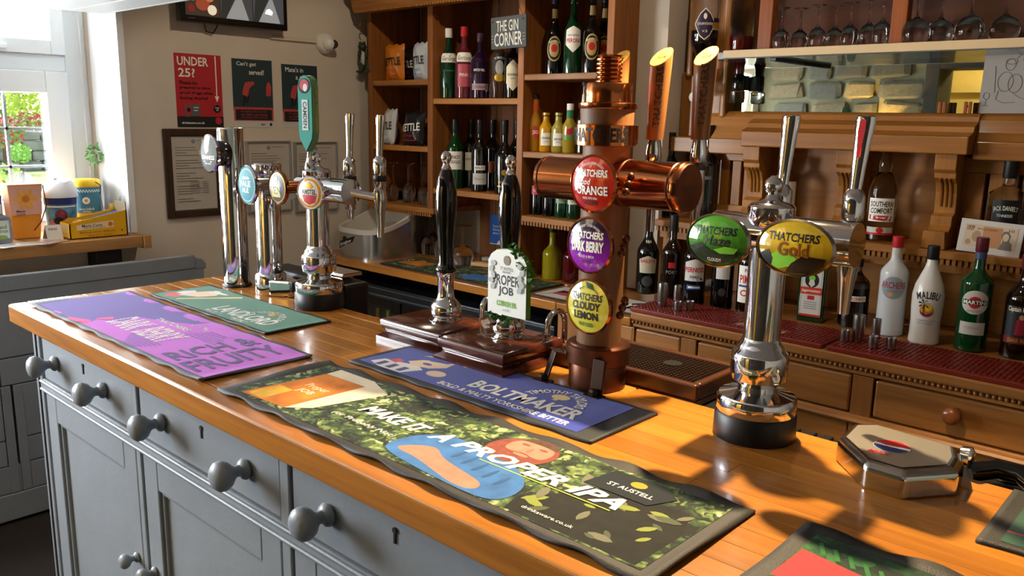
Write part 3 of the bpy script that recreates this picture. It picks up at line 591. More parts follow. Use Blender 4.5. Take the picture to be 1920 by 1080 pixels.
# ================================================================ hand pumps
MAHOG = wood('mahogany', '#5a2a1c', '#34150e', 'X', 10, .18, .6, .08)
def pump(label, x0, x1, y0, y1, ax, ay, clip=False):
    t = thing('hand_pump', label, 'hand pump', (ax, ay, CT)); a, b, c, d = x0-ax, x1-ax, y0-ay, y1-ay
    pr = [(.013, 0), (.013, .009), (.008, .012), (.001, .016), (-.002, .021), (.003, .026), (.006, .030), (.006, .043), (.002, .047)]; v = []
    for g, z in pr: v += [(a-g, c-g, z), (b+g, c-g, z), (b+g, d+g, z), (a-g, d+g, z)]
    M().add(v, [(3, 2, 1, 0), tuple(range(len(v)-4, len(v)))]+[(k*4+i, k*4+(i+1) % 4, k*4+4+(i+1) % 4, k*4+4+i) for k in range(len(pr)-1) for i in range(4)]).build('plinth', MAHOG, t, 50)
    M().lathe([(.036, 0), (.037, .002), (.030, .004)], 28, (0, 0, .047)).build('base_ring', CHROME, t, 40)
    H = .047
    M().lathe([(.018, .0), (.026, .004), (.0325, .013), (.034, .023), (.031, .034), (.024, .042), (.019, .047), (.0175, .060), (.0175, .080), (.0185, .092), (.0205, .100), (.0195, .108)], 28, (0, 0, H)).build('chrome_swell', CHROME, t, 50)
    M().lathe([(.020, .104), (.0225, .107), (.0225, .112), (.018, .116), (.0165, .125), (.0165, .16), (.0185, .19), (.0215, .222), (.0235, .25), (.0225, .275), (.0185, .300), (.0135, .315), (.0095, .322)], 28, (0, 0, H)).build('black_handle', BLKGLOSS, t, 50)
    M().lathe([(.0095, .320), (.011, .324), (.0075, .330), (.0065, .334), (.0105, .340), (.0115, .347), (.009, .355), (.003, .359)], 18, (0, 0, H)).build('ball_finial', CHROME, t, 50)
    pts = [(.066, .10, .001), (.066, .10, .05)]+[(.066, .10-.028+.028*math.cos(k*PI/7), .07+.028*math.sin(k*PI/7)) for k in range(8)]+[(.066, .044, .05)]
    M().tube(pts, .006, 10).build('swan_neck', CHROME, t, 60); M().lathe([(.009, 0), (.009, .02)], 12, (.066, .044, .035)).build('spout_end', CHROME, t, 40)
    if clip:
        H0 = -.01; q = P(951, 530, y=1.125) - Vector((ax, ay, CT)); W = .099; Hh = .128
        sh = [(-W/2, -Hh/2), (W/2, -Hh/2), (W/2, Hh*.30), (W*.42, Hh*.40), (W*.28, Hh*.47), (0, Hh*.5), (-W*.28, Hh*.47), (-W*.42, Hh*.40), (-W/2, Hh*.30)]
        cp = M().prism([(u+q.x, v+q.z) for u, v in sh], q.y, q.y+.012, 'Y').build('pump_clip', mat('clip_green', '#4f8a2c', .4), t, None, .002)
        s = plane((q.x, q.y-.0004, q.z), (1, 0, 0), (0, 0, 1), cp); s.poly([(u*.98, v*.985) for u, v in sh], mat('clip_ivory', '#dfe3dd', .4), 'clip_face')
        s.text('PROPER', -.002, .004, .068, .020, BLACK, .02); s.text('JOB', -.002, -.018, .038, .020, BLACK, .02); s.text('CORNISH IPA', 0, -.041, .050, .011, mat('ipa_green', '#6fae2c', .4), .03); s.text('ST AUSTELL', 0, .026, .032, .006, BLACK, .0); s.text('BREWERY', 0, .0195, .020, .004, BLACK, 0); s.ell(0, .042, .008, .009, mat('lion_brown', '#7b6a52', .5)); s.text('4.5%', 0, -.053, .018, .004, GREY, 0)
        for sx in (-1, 1):
            for k in range(5): s.ell(sx*(.034+.005*(k % 2)), .034-.011*k, .007, .005, mat('hop_line_grey', '#a9b0ae', .5), rot=k)
        HOP = mat('hop_leaf', '#2f6a22', .6, var=.3, vscale=90); rnd = random.Random(3); mb = M()
        for k in range(150):
            if k < 105: th = rnd.uniform(.02, 1.0); bx = W*(.05+.5*th); bz = Hh*(.52-.45*th*th)+rnd.uniform(-.01, .006)
            else: bx = -W*.5+rnd.uniform(0, .05); bz = -Hh*.5+rnd.uniform(-.012, .002)
            p0 = Vector((q.x+bx+rnd.uniform(-.008, .010), q.y+rnd.uniform(-.003, .014), q.z+bz)); dd = Vector((rnd.gauss(0, 1), rnd.gauss(0, .6)-.3, rnd.gauss(0, 1))).normalized()*.006; ee = dd.orthogonal().normalized()*.0035
            mb.add([p0-dd, p0+ee+Vector((0, -.001, 0)), p0+dd, p0-ee], [(0, 1, 2, 3)])
        hp = link_raw('hop_leaves', mb.v, mb.f, HOP, cp); hp['kind'] = 'stuff'
        M().lathe([(.012, 0), (.012, .02)], 12, (0, q.y+.01, .085), 'Y').build('clip_bracket', CHROME, t)
    return t
pump('black handled hand pump with no clip on mahogany plinth', -1.392, -1.218, 1.115, 1.262, -1.294, 1.205)
pump('black handled hand pump wearing the white PROPER JOB clip', -1.190, -1.024, 1.098, 1.262, -1.106, 1.200, True)

# ================================================================ wooden cider tower with copper fittings
TW = wood('tower_oak', '#76502e', '#432a14', 'Z', 12, .5, .0, .1)
tt = thing('cider_tower', 'wooden post cider tower with copper barrels and three round lenses', 'beer tap', (-.875, 1.192, CT))
O = Vector((-.875, 1.192, CT)); cz = lambda z: z-CT
M().lathe([(.052, 0), (.052, .045), (.050, .05)], 40).build('copper_foot', COPPER_D, tt, 40); M().lathe([(.0535, .046), (.058, .048), (.058, .078), (.054, .082), (.044, .083)], 40).build('copper_collar', COPPER_D, tt, 40)
M().lathe([(.040, .08), (.0405, cz(1.418))], 40).build('post', TW, tt, 40)
M().lathe([(.050, cz(1.412)), (.0545, cz(1.413)), (.0545, cz(1.447)), (.050, cz(1.448))], 44).build('name_band', COPPER, tt, 40)
s = cyl(lambda z: .0547, -PI*.5, tt, .0004); s.text('THATCHERS', .014, cz(1.4305), .118, .024, BLACK, .03, name='band_lettering')
M().lathe([(.046, cz(1.446)), (.047, cz(1.475))], 36).build('wood_ring', TW, tt, 40); M().lathe([(.049, cz(1.474)), (.0505, cz(1.476)), (.0505, cz(1.483)), (.049, cz(1.484))], 40).build('copper_rim', COPPER, tt, 40)
M().lathe([(.040, cz(1.483)), (.0405, cz(1.485)), (.0405, cz(1.514)), (.039, cz(1.517))], 40).build('copper_drum', COPPER, tt, 40)
pr = []
for k in range(6): z = cz(1.516)+k*.0072; pr += [(.019, z), (.0225, z+.0025), (.0225, z+.0045), (.019, z+.007)]
M().lathe(pr+[(.021, pr[-1][1]+.004), (.010, pr[-1][1]+.005)], 28).build('copper_thread', COPPER, tt, 40)
zb = cz(1.350)
M().lathe([(.036, -.135), (.038, -.133), (.038, -.03)], 36, (0, 0, zb), 'X').build('barrel', COPPER, tt, 40); M().lathe([(.040, .03), (.0405, .155), (.042, .157), (.042, .163), (.0395, .166)], 36, (0, 0, zb), 'X').build('barrel', COPPER, tt, 40)
M().lathe([(.0395, .1655), (.0385, .170), (.001, .171)], 32, (0, 0, zb), 'X').build('barrel_end', COPPER_D, tt, 40)
s = plane((.1715, 0, zb), (0, 1, 0), (0, 0, 1), tt); s.text('THATCHERS', 0, 0, .05, .008, mat('burnt_letter', '#2a130b', .5), .02)
for kx in (-.128, -.045, .05, .148): M().lathe([(.0405 if kx > 0 else .0383, kx), (.0415 if kx > 0 else .0393, kx+.002), (.0405 if kx > 0 else .0383, kx+.004)], 36, (0, 0, zb), 'X').build('seam', COPPER_D, tt, 40)
for (px, py, face, l1, l2, l3, lc) in ((1112, 345, grad('orange_face', '#a81f12', '#c8321a', -.04, .04), 'THATCHERS', 'Blood', 'ORANGE', WHITE), (1105, 460, grad('berry_face', '#8a1ea4', '#24122e', -.02, .03), 'THATCHERS', 'DARK BERRY', '', WHITE), (1103, 575, grad('lemon_face', '#c9c23c', '#d8cf55', -.03, .03), 'THATCHERS', 'CLOUDY', 'LEMON', BLACK)):
    q = P(px, py, y=1.108) - O; p, s = badge(tt, q, .0450, .0450, .012, COPPER, face, .008, .018, .030)
    s.text('SOMERSET CIDER MAKERS', 0, .034, .05, .004, lc, 0, arc=.034); s.text(l1, 0, .018, .062, .012, lc, .03)
    if l2 == 'Blood': s.text(l2, -.014, .004, .030, .010, lc, .01, .2); s.text(l3, .002, -.010, .062, .015, lc, .03); s.text('MADE WITH REAL', 0, -.023, .03, .004, lc, 0); s.text('CIDER', 0, -.030, .026, .007, BLACK, .02)
    elif l2 == 'CLOUDY': s.text(l2, 0, .003, .058, .014, lc, .04); s.text(l3, 0, -.014, .050, .014, lc, .04); s.text('FRUIT CIDER', 0, -.030, .030, .007, mat('lemon_green', '#2d7a3c', .3), .03); s.poly([(-.006, .043), (.008, .040), (.014, .031), (.0, .034)], mat('leaf_dark', '#1d4a22', .3), rings=2)
    else: s.text(l2, 0, -.001, .066, .018, lc, .05); s.text('BOLD & RICH', 0, -.018, .03, .0045, lc, .01); s.text('CIDER', 0, -.027, .02, .005, BLACK, 0)
    for k in range(3): a = .2+k*.5; M().ball((q.x+.050, q.y+.022+.006*k, q.z-.01+.012*k), .007, 8).build('berry_casting', COPPER_D, p, 60)
HW = wood('handle_oak', '#8a5a30', '#5a3517', 'Z', 16, .4, .1, .12)
for (px, pyt, pxb, pyb, yy, vis) in ((1161, 100, 1155, 262, 1.262, 0), (1241, 95, 1227, 262, 1.255, 1), (1325, 93, 1312, 262, 1.255, 2)):
    a = P(px, pyt, y=yy); b = P(pxb, pyb, y=yy); mb = M(); n = 20; r0, r1 = .0150, .0195; h = a.z-b.z; v = []
    for k in range(9):
        for i in range(n):
            th = 2*PI*i/n; f = k/8; r = r0+(r1-r0)*f; x, yv = r*math.cos(th), r*math.sin(th); zz = f*h*.93
            if k == 8: zz += yv*.85+x*.1
            v.append((b.x-O.x+(a.x-b.x)*f+x, yy-O.y+yv, b.z-CT+zz))
    mb.add(v, [(k*n+i, k*n+(i+1) % n, (k+1)*n+(i+1) % n, (k+1)*n+i) for k in range(8) for i in range(n)]+[tuple(range(8*n, 9*n)), tuple(reversed(range(n)))])
    hd = mb.build('wooden_handle', HW, tt, 40)
    top = v[8*n:]; ctr = sum((Vector(q) for q in top), Vector())/n; nn = (Vector(top[5])-ctr).cross(Vector(top[10])-ctr).normalized()
    link_raw('cut_end', [ctr+(Vector(q)-ctr)*.97+Vector((0, 0, .0009)) for q in top], [tuple(range(n))], mat('cut_wood_yellow', '#d19a34', .5, var=.2, vscale=200), hd)
    rr = Vector((1, 0, .1)).normalized(); uu = Vector((0, 1, .85)); uu = (uu-rr*uu.dot(rr)).normalized(); s = plane(ctr+Vector((0, 0, .0016)), rr, uu, hd, .0003); s.text('1904', 0, -.003, .022, .008, mat('burnt_letter', '#2a130b', .5), .02); s.text('EST', 0, .007, .012, .004, mat('burnt_letter', '#2a130b', .5), .02)
    if vis:
        ang = facing(b); s = Surf(lambda u, v_, e, b=b, a=a, h=h: (b.x-O.x+(a.x-b.x)*(v_/h)+(r0+(r1-r0)*v_/h+e)*math.cos(ang+u/.0175), yy-O.y+(r0+(r1-r0)*v_/h+e)*math.sin(ang+u/.0175), b.z-CT+v_), hd, .0005)
        s.text('THATCHERS', 0, .072, .100, .0125, mat('burnt_letter', '#2a130b', .5), .02, rot=PI/2)
    M().lathe([(.011, -.045), (.014, -.04), (.0145, -.02), (.011, .0), (.012, .002)], 18, (b.x-O.x, yy-O.y, b.z-CT)).build('handle_ferrule', CHROME, tt, 40); M().lathe([(.014, -.05), (.0145, -.049), (.0145, -.038), (.014, -.037)], 18, (b.x-O.x, yy-O.y, b.z-CT)).build('handle_collar', RUBBER, tt, 40)
    M().lathe([(.008, -.16), (.0085, -.12), (.012, -.10), (.012, -.045)], 14, (b.x-O.x, yy-O.y, b.z-CT)).build('tap_spout', CHROME, tt, 40)
# splayed bracket feet with bolts
for (fx, fy) in ((-.952, 1.128), (-.832, 1.124)):
    a = Vector((fx-O.x, fy-O.y, 0)); top = Vector((a.x*.55+(.0 if fx < -.9 else .018), -.046, .066)); kn = Vector((a.x*.8, a.y+.02, .062)) if fx < -.9 else top; wd = Vector((.013, 0, 0))
    if fx < -.9: wd = Vector((.011, -.008, 0))
    mb = M(); th = Vector((0, -.006, 0)); lo = a+Vector((0, .012, .006))
    for p0, p1 in ((top, kn), (kn, lo)) if fx < -.9 else ((top, lo),):
        v = [p0-wd, p0+wd, p1+wd, p1-wd]; mb.add([*v, *[q+th for q in v]], [(3, 2, 1, 0), (4, 5, 6, 7), (0, 1, 5, 4), (1, 2, 6, 5), (2, 3, 7, 6), (3, 0, 4, 7)])
    lg = mb.build('bracket_leg', BRONZE, tt, None, .0015); M().box(a.x-.018, a.x+.018, a.y-.010, a.y+.014, 0, .006).build('foot_pad', BRONZE, lg, None, .002); M().lathe([(.009, .006), (.009, .013), (.006, .017), (.002, .018)], 6, a).build('bolt', BRONZE, lg)
# ================================================================ drip tray behind the tower
dt = thing('drip_tray', 'brown wooden drip tray with dark mesh grid behind cider tower', 'drip tray', (-.865, 1.318, .968))
DTW = wood('tray_wood', '#4a2a1a', '#2a140c', 'X', 12, .3, .3, .05)
M().box(-.17, .17, -.083, .09, 0, .012).box(-.17, .17, -.083, -.068, .012, .042).box(-.17, .17, .075, .09, .012, .042).box(-.17, -.155, -.068, .075, .012, .042).box(.155, .17, -.068, .075, .012, .042).build('tray_frame', DTW, dt, None, .004)
mb = M()
for i in range(36): x = -.153+i*.306/35; mb.box(x-.0012, x+.0012, -.066, .073, .036, .040)
for i in range(17): yv = -.064+i*.134/16; mb.box(-.153, .153, yv-.0012, yv+.0012, .0365, .0405)
mb.build('mesh_grid', BRONZE, dt); M().box(-.155, .155, -.068, .075, .012, .02).build('tray_floor', BLACK, dt); M().lathe([(.018, .0405), (.018, .0415)], 20, (.065, .01, 0)).build('drain', BLACK, dt)
bx = thing('tap_cooler', 'black box below the drip tray at the back of the counter', 'cooler', (-.80, 1.33, .72)); M().box(-.24, .20, -.085, .075, 0, .246).build('casing', RUBBER, bx, None, .01); M().box(-.22, .18, -.08, .07, -.72, 0).build('leg_frame', RUBBER, bx)
# ================================================================ soda dispenser head
pg = thing('soda_dispenser', 'chrome angular soda dispenser with red white and blue roundel', 'dispenser', (-.352, 1.175, CT))
poly = [P(*q, z=1.012) for q in ((1575, 825), (1600, 800), (1640, 800), (1795, 845), (1800, 868), (1790, 885), (1693, 892), (1625, 872))]
poly = [(q.x+.352, q.y-1.175) for q in poly]; SD = mat('dispenser_chrome', '#cfccc6', .12, 1)
low = [(a*1.06, b*1.06) for a, b in poly]
n = len(poly); v = [(a, b, 0) for a, b in low]+[(a, b, .030) for a, b in low]+[(a*.96, b*.96, .038) for a, b in poly]
mb = M().add(v, [tuple(reversed(range(n))), tuple(range(2*n, 3*n))]+[(k*n+i, k*n+(i+1) % n, (k+1)*n+(i+1) % n, (k+1)*n+i) for k in (0, 1) for i in range(n)]); mb.build('body', SD, pg, None, .004, None, None, 3)
s = plane((.0, 0, .0382), (1, 0, 0), (0, 1, 0), pg, .0004); cc = P(1672, 838, z=1.018); u0, v0 = cc.x+.352, cc.y-1.175
s.poly([(a*.88, b*.88) for a, b in poly], mat('brushed_face', '#d8d2c6', .3, .9), 'brushed_face')
s.ell(u0, v0, .0255, .0255, SILVER, 'roundel'); s.ell(u0, v0, .024, .024, WHITE, 'roundel'); s.ell(u0, v0, .0235, .0235, RED, 'roundel', 20, a0=.25, a1=PI-.1); s.ell(u0, v0, .0235, .0235, mat('deep_blue_print', '#14296e', .4), 'roundel', 20, a0=PI+.25, a1=2*PI-.1); s.poly([(u0-.0225, v0+.004), (u0-.008, v0-.001), (u0+.008, v0+.003), (u0+.0225, v0+.0085), (u0+.021, v0+.011), (u0-.021, v0+.0095)], RED, 'roundel')
s.text('MAX', u0-.004, v0-.036, .030, .011, RED, .03, .2)
M().lathe([(.004, 0), (.013, .001), (.015, .012), (.010, .016)], 18, (.075, .06, .028), 'X').build('nozzle_knob', CHROME, pg, 40)
hs = thing('soda_hose', 'black soda hose lying behind the chrome dispenser', 'hose', (-.24, 1.275, .955)); a = Vector((-.24, 1.275, .955))
M().tube([(-.03, -.01, .02), (0, .01, .028), (.03, .005, .03), (.045, -.005, .024), (.05, .01, .012), (.04, .03, .01)], .014, 12).build('hose', BLKGLOSS, hs, 60); M().lathe([(.02, 0), (.022, .004), (.02, .010)], 20, (.01, .045, .004)).build('gland', BLKGLOSS, hs, 40)
M().box(-.06, .5, -.03, .07, -.05, .004).build('back_ledge', RUBBER, hs)
rm = thing('rubber_mat', 'black ribbed rubber mat on the ledge behind the right font', 'mat', (-.46, 1.29, .93))
M().box(-.14, .12, -.05, .05, 0, .012).build('mat_body', RUBBER, rm, None, .003)
for k in range(9): M().box(-.13+k*.028, -.113+k*.028, -.045, .045, .012, .017).build('rib', RUBBER, rm, None, .002)
M().box(-.14, .12, -.05, .05, -.93, 0).build('ledge_support', mat('dark_ledge', '#1a1512', .7), rm)
npd = thing('notepad', 'pale notepad at the far right edge of the worktop', 'notepad', (-.165, 1.262, CT)); M().box(-.03, .14, -.028, .03, 0, .012).build('pad', mat('kraft_card', '#a59a86', .8), npd, None, .001); M().box(.0, .12, -.02, .02, .012, .0135).build('slip', mat('yellow_slip', '#c9b184', .8), npd)
# ================================================================ left wall fittings
def wallp(x, y0, y1, z0, z1, parent): return plane((x, (y0+y1)/2-(parent.location.y if parent else 0), (z0+z1)/2-(parent.location.z if parent else 0)), (0, 1, 0), (0, 0, 1), parent)
# monitor
mo = thing('cctv_monitor', 'black wall mounted monitor showing four camera views', 'monitor', (-3.36, 1.905, 1.825))
M().box(-.012, .030, -.245, .245, -.012, .29).build('casing', mat('monitor_black', '#0a0a0b', .25), mo, None, .005); M().box(-.04, -.01, -.06, .06, .08, .2).build('wall_bracket', RUBBER, mo)
s = plane((.0305, 0, .0), (0, 1, 0), (0, 0, 1), mo)
SCR = lambda n, c, e: mat(n, c, .4, emit=e)
s.rect(-.225, .225, .012, .275, SCR('screen_dark', '#16161a', .4), 'screen')
for k, c in enumerate(('#3a2c22', '#3d3f40', '#44474a')): s.rect(-.223+k*.15, -.076+k*.15, .014, .14, SCR('screen_cell%d' % k, c, .6), 'screen_view')
for k in range(3): s.rect(-.223+k*.15, -.076+k*.15, .144, .273, SCR('screen_cell%d' % ((k+1) % 3), '#404244', .6), 'screen_view')
for (u, v, a, b, c) in ((-.19, .10, .02, .03, '#c9a23c'), (-.15, .06, .03, .025, '#8c3f28'), (-.11, .04, .02, .02, '#d8c9b4'), (-.12, .09, .02, .02, '#b06a3c'), (-.2, .04, .015, .015, '#6d1d18')): s.ell(u, v, a, b, SCR('screen_blob'+c, c, .7), 'screen_view')
for k in (0, 1): s.poly([(-.05+k*.15, .014), (.055+k*.15, .014), (.02+k*.15, .11), (.005+k*.15, .11)], SCR('screen_road', '#85888a', .7), 'screen_view'); s.poly([(-.073+k*.15, .014), (-.05+k*.15, .014), (.0+k*.15, .11), (-.06+k*.15, .12)], SCR('screen_verge', '#2b2e2c', .5), 'screen_view')
s.poly([(.13, .05), (.165, .045), (.17, .06), (.155, .072), (.14, .068)], SCR('screen_car', '#e6e8ea', 1.0), 'screen_view'); s.text('MONITOR', -.20, .002, .03, .004, GREY, 0)
M().tube([(-.02, -.12, -.012), (-.025, -.11, -.04), (-.025, -.08, -.045), (-.02, -.06, -.012)], .0025, 6).build('cable', RUBBER, mo); M().box(-.03, -.02, .02, .10, -.028, -.012).build('cable_plug', mat('plug_white', '#c9c4b8', .5), mo)
tk = thing('cable_trunking', 'slim white cable trunking between monitor and dome camera', 'trunking', (XW, 2.10, 1.787)); M().box(0, .012, 0, .24, -.008, .008).build('channel', mat('trunking_cream', '#cabfae', .6), tk, None, .002)
sc_ = thing('dome_camera', 'white domed security camera beside the monitor', 'security camera', (XW, 2.385, 1.783))
PLW = mat('camera_white', '#dedbd4', .35); M().lathe([(.046, 0), (.048, .004), (.046, .022), (.040, .030)], 30, (0, 0, 0), 'X').build('base', PLW, sc_, 40); M().ball((.035, .004, -.004), .034, 20).build('dome', PLW, sc_, 60)
lp = M().lathe([(.020, 0), (.020, .008), (.016, .012)], 24, (0, 0, 0), 'X').build('lens_port', mat('camera_black', '#0d0d0f', .15), sc_, 40, loc=(.055, .016, -.006), rot=(0, .1, -.55)); M().lathe([(.009, .012), (.006, .0135)], 16, (0, 0, 0), 'X').build('lens', mat('lens_glass', '#1c2430', .03, coat=1), lp, 40)
# posters
def poster(label, y0, y1, z0, z1, m, tilt=0):
    t = thing('poster', label, 'poster', (XW+.0015, (y0+y1)/2, (z0+z1)/2)); t.rotation_euler = (tilt, 0, 0); M().box(-.001, .0, -(y1-y0)/2, (y1-y0)/2, -(z1-z0)/2, (z1-z0)/2).build('sheet', m, t); return t, plane((.0004, 0, 0), (0, 1, 0), (0, 0, 1), t, .0004)
PR = mat('poster_red', '#b3202a', .6); PK = mat('poster_black', '#17191c', .6); PT = mat('poster_teal', '#24383c', .6); PC = mat('poster_coral', '#b8443f', .6); PB = mat('poster_white', '#c9c4bc', .6)
t, s = poster('red UNDER 25? age check poster on the left wall', 1.655, 1.860, 1.395, 1.692, PR)
s.rect(-.1025, .1025, -.1485, -.105, PK); s.text('UNDER', -.023, .118, .135, .036, WHITE, .02); s.text('25?', -.052, .072, .072, .036, WHITE, .02)
for k, l in enumerate(('Please be', 'prepared to show', 'proof of age when', 'buying alcohol')): w_ = .0085*len(l); s.text(l, -.085+w_/2, .032-.021*k, w_, .015, BLACK, .015)
s.rect(.074, .079, -.02, .145, WHITE); s.poly([(.066, -.02), (.087, -.02), (.0765, -.045)], WHITE); s.poly([(-.072, -.062), (-.002, -.052), (-.002, -.1), (-.068, -.108)], mat('card_grey', '#5c5a58', .6)); s.ell(-.052, -.082, .013, .017, PR); s.ell(-.052, -.078, .008, .009, BLACK); s.rect(-.03, -.008, -.07, -.067, WHITE); s.rect(-.03, -.012, -.082, -.079, WHITE)
s.ell(.075, -.072, .016, .016, BLACK); s.text('THINK', .075, -.068, .022, .006, WHITE, .01); s.text('25', .075, -.077, .012, .006, WHITE, .01); s.ell(.078, -.122, .015, .015, PR); s.text('drinkaware.co.uk', -.035, -.131, .1, .009, WHITE, .02)
def served(label, l1, l2, y0, y1, z0, z1, u1, u2):
    t, s = poster(label, y0, y1, z0, z1, PB); W = (y1-y0)/2; H = (z1-z0)/2
    s.rect(-W+.004, W-.008, -.075, H-.004, PT); s.rect(-W+.006, W-.008, -H+.03, -.06, PC); s.rect(-W+.014, W-.016, -.115, -.070, PK)
    s.text(l1, u1, H-.026, .0105*len(l1), .022, WHITE, .012); s.text(l2, u2, H-.058, .0105*len(l2), .022, WHITE, .012)
    for k, l in enumerate(("It's against the law for", 'our staff to sell alcohol', 'to anyone who is drunk')): s.text(l, 0, -.079-.0125*k, .13, .009, PC, .005)
    s.poly([(-.055, -.005), (-.03, -.02), (-.02, .02), (-.005, .035), (-.015, .05), (-.04, .045), (-.05, .02)], PC); s.poly([(-.05, -.01), (-.035, -.012), (-.045, -.05), (-.055, -.055)], PK); s.poly([(-.03, -.01), (-.02, -.01), (-.03, -.045), (-.04, -.04)], PK)
    s.poly([(.06, -.01), (.085, -.01), (.088, .03), (.08, .05), (.07, .05), (.062, .03)], PC); s.ell(-.005, .042, .01, .009, PC); s.rect(.03, .05, -H+.012, -H+.018, GREY); s.ell(.08, -H+.015, .006, .006, PK)
served("Can't get served? poster in teal and coral", "Can't get", 'served?', 1.905, 2.112, 1.394, 1.690, -.03, .018)
served("Mate's in a state? poster half behind the turquoise paddle", "Mate's in", 'a state?', 2.148, 2.350, 1.394, 1.680, -.03, .018)
def framed(label, y0, y1, z0, z1, fm, fw, papm, rows):
    t = thing('framed_notice', label, 'framed notice', (XW+.001, (y0+y1)/2, (z0+z1)/2)); W = (y1-y0)/2; H = (z1-z0)/2
    for q in ((-W, -W+fw, -H, H), (W-fw, W, -H, H), (-W+fw, W-fw, H-fw, H), (-W+fw, W-fw, -H, -H+fw)): box('frame_rail', fm, (0, .018, *q), t, .002)
    M().box(0, .008, -W+fw, W-fw, -H+fw, H-fw).build('backing', mat('mount_dark', '#4f463c', .7) if fw > .02 else papm, t)
    s = plane((.0085, 0, 0), (0, 1, 0), (0, 0, 1), t, .0004); a = W-fw-.004; b = H-fw-.004; s.rect(-a, a, -b, b, papm, 'paper'); s.ell(0, b-.02, .009, .009, GREY, 'crest'); s.rect(.015, a*.8, b-.018, b-.015, GREY)
    INK = mat('ink_grey', '#6a665f', .7)
    for k in range(rows):
        v = b-.045-k*(2*b-.07)/rows; r = random.random()
        if k % 5 == 4: continue
        s.rect(-a*.86, -a*.86+a*(.5+1.1*r), v-.0012, v+.0012, INK)
    for k in range(6): s.rect(-a*.25, a*.2, -b*.25-.009*k, -b*.25-.009*k+.002, INK); s.rect(a*.3, a*.62, -b*.25-.009*k, -b*.25-.009*k+.002, INK)
PAPER = mat('notice_paper', '#b9b2a6', .6); DKW = wood('dark_frame_wood', '#4a3424', '#2e1f14', 'Z', 10, .5, 0, .1)
framed('certificate in a wide dark wooden frame behind the tall column', 1.587, 1.840, 1.020, 1.388, DKW, .028, PAPER, 22)
framed('licence notice in a thin silver frame left of the paddle', 1.955, 2.180, 1.018, 1.336, SILVER, .007, PAPER, 20)
framed('licence notice in a thin silver frame nearest the dresser', 2.200, 2.437, 1.005, 1.330, SILVER, .007, PAPER, 20)
# ================================================================ things on the window sill
ZS = .976
def spot(px, py, x): return P(px, py, x=x)
sa = thing('sanitiser_bottle', 'clear hand sanitiser bottle at the left of the sill', 'bottle', (-3.40, .965, ZS))
CLEARP = mat('clear_plastic', '#dfeaf0', .08, trans=.85, ior=1.3)
mb = M().lathe([(.030, 0), (.033, .004), (.033, .085), (.030, .095), (.012, .104), (.011, .11)], 24); mb.v = [(x*.75, y*1.2, z) for x, y, z in mb.v]; mb.build('body', CLEARP, sa, 40)
M().lathe([(.012, .108), (.013, .112), (.013, .138), (.011, .142)], 18).build('cap', PLW, sa, 40); s = plane((.0255, -.002, 0), (0, 1, 0), (0, 0, 1), sa); s.rect(-.026, .026, .02, .085, mat('sanitiser_label', '#cfdcd6', .5)); s.text('Hand', 0, .062, .034, .014, mat('label_green', '#4a5a3c', .5), .01); s.text('SANITISER', 0, .045, .044, .009, mat('label_green', '#4a5a3c', .5), .01); s.ell(0, .025, .018, .008, mat('label_leaf', '#8fae5a', .5)); s.ell(-.02, .02, .012, .008, mat('label_peach', '#e3b46c', .5))
bb = thing('blue_box', 'navy blue charity box cut by the left edge of the picture', 'box', (-3.55, .955, ZS)); M().box(-.05, .05, -.08, .055, 0, .165).build('carton', mat('navy_card', '#1d2c66', .5), bb, None, .003); s = plane((.0505, 0, 0), (0, 1, 0), (0, 0, 1), bb); s.text('A', .03, .12, .02, .025, WHITE, .02)
db = thing('daffodil_box', 'orange and pink collection box with printed daffodil', 'collection box', (-3.50, 1.078, ZS))
mb = M(); mb.add([(-.035, -.045, 0), (.035, -.045, 0), (.03, .045, 0), (-.035, .045, 0), (-.04, -.058, .205), (.04, -.058, .205), (.04, .062, .205), (-.04, .062, .205)], [(3, 2, 1, 0), (4, 5, 6, 7), (0, 1, 5, 4), (1, 2, 6, 5), (2, 3, 7, 6), (3, 0, 4, 7)]); mb.build('carton', mat('orange_card', '#d98a1c', .5), db, None, .003)
s = Surf(lambda u, v, e: (.0375+.003*v/.2+e, u, v), db, .0006); s.poly([(-.053, .09), (.053, .09), (.058, .2), (-.056, .2)], mat('pink_card', '#d3a08e', .5))
for k in range(6): a = k*PI/3; s.ell(.0+.024*math.cos(a), .15+.024*math.sin(a), .016, .009, mat('daffodil_yellow', '#e0a23a', .5), rot=a)
s.ell(0, .15, .013, .013, mat('daffodil_trumpet', '#c9742a', .5)); s.text('Marie', -.02, .105, .03, .008, mat('navy_letter', '#23305a', .5), .01); s.text('Curie', -.02, .094, .03, .008, mat('navy_letter', '#23305a', .5), .01)
M().tube([(.044, .062, .20), (.048, .067, .12), (.044, .045, .06), (.04, .02, .03)], .0022, 6).build('cord', BLACK, db)
rb = thing('lifeboat_tub', 'white and navy collection tub with sea photograph', 'collection tub', (-3.50, 1.212, ZS))
pf = [(.048, 0), (.050, .004), (.060, .135), (.061, .15)]; M().lathe(pf, 32).build('tub', mat('tub_white', '#dfe3e8', .35), rb, 40); ang = facing((-3.5, 1.212))
s = cyl(rfun_of(pf), ang, rb); s.rect(-.07, .07, .008, .122, mat('sea_photo', '#4f86a8', .4, var=.6, vscale=26), 'label', 14, 3); s.rect(-.075, .075, .122, .148, mat('navy_card', '#1d2c66', .5), 'label', 14, 1); s.ell(.0, .08, .022, .025, mat('photo_crimson', '#7a2c38', .4, var=.5, vscale=60), rings=3); s.ell(.03, .055, .022, .016, mat('photo_yellow', '#c9a23c', .4), rings=3); s.ell(-.03, .04, .016, .025, mat('photo_pink', '#b0667a', .4), rings=3); s.ell(-.01, .06, .018, .014, BLACK, rings=3); s.rect(-.06, .06, .112, .117, WHITE, nu=8)
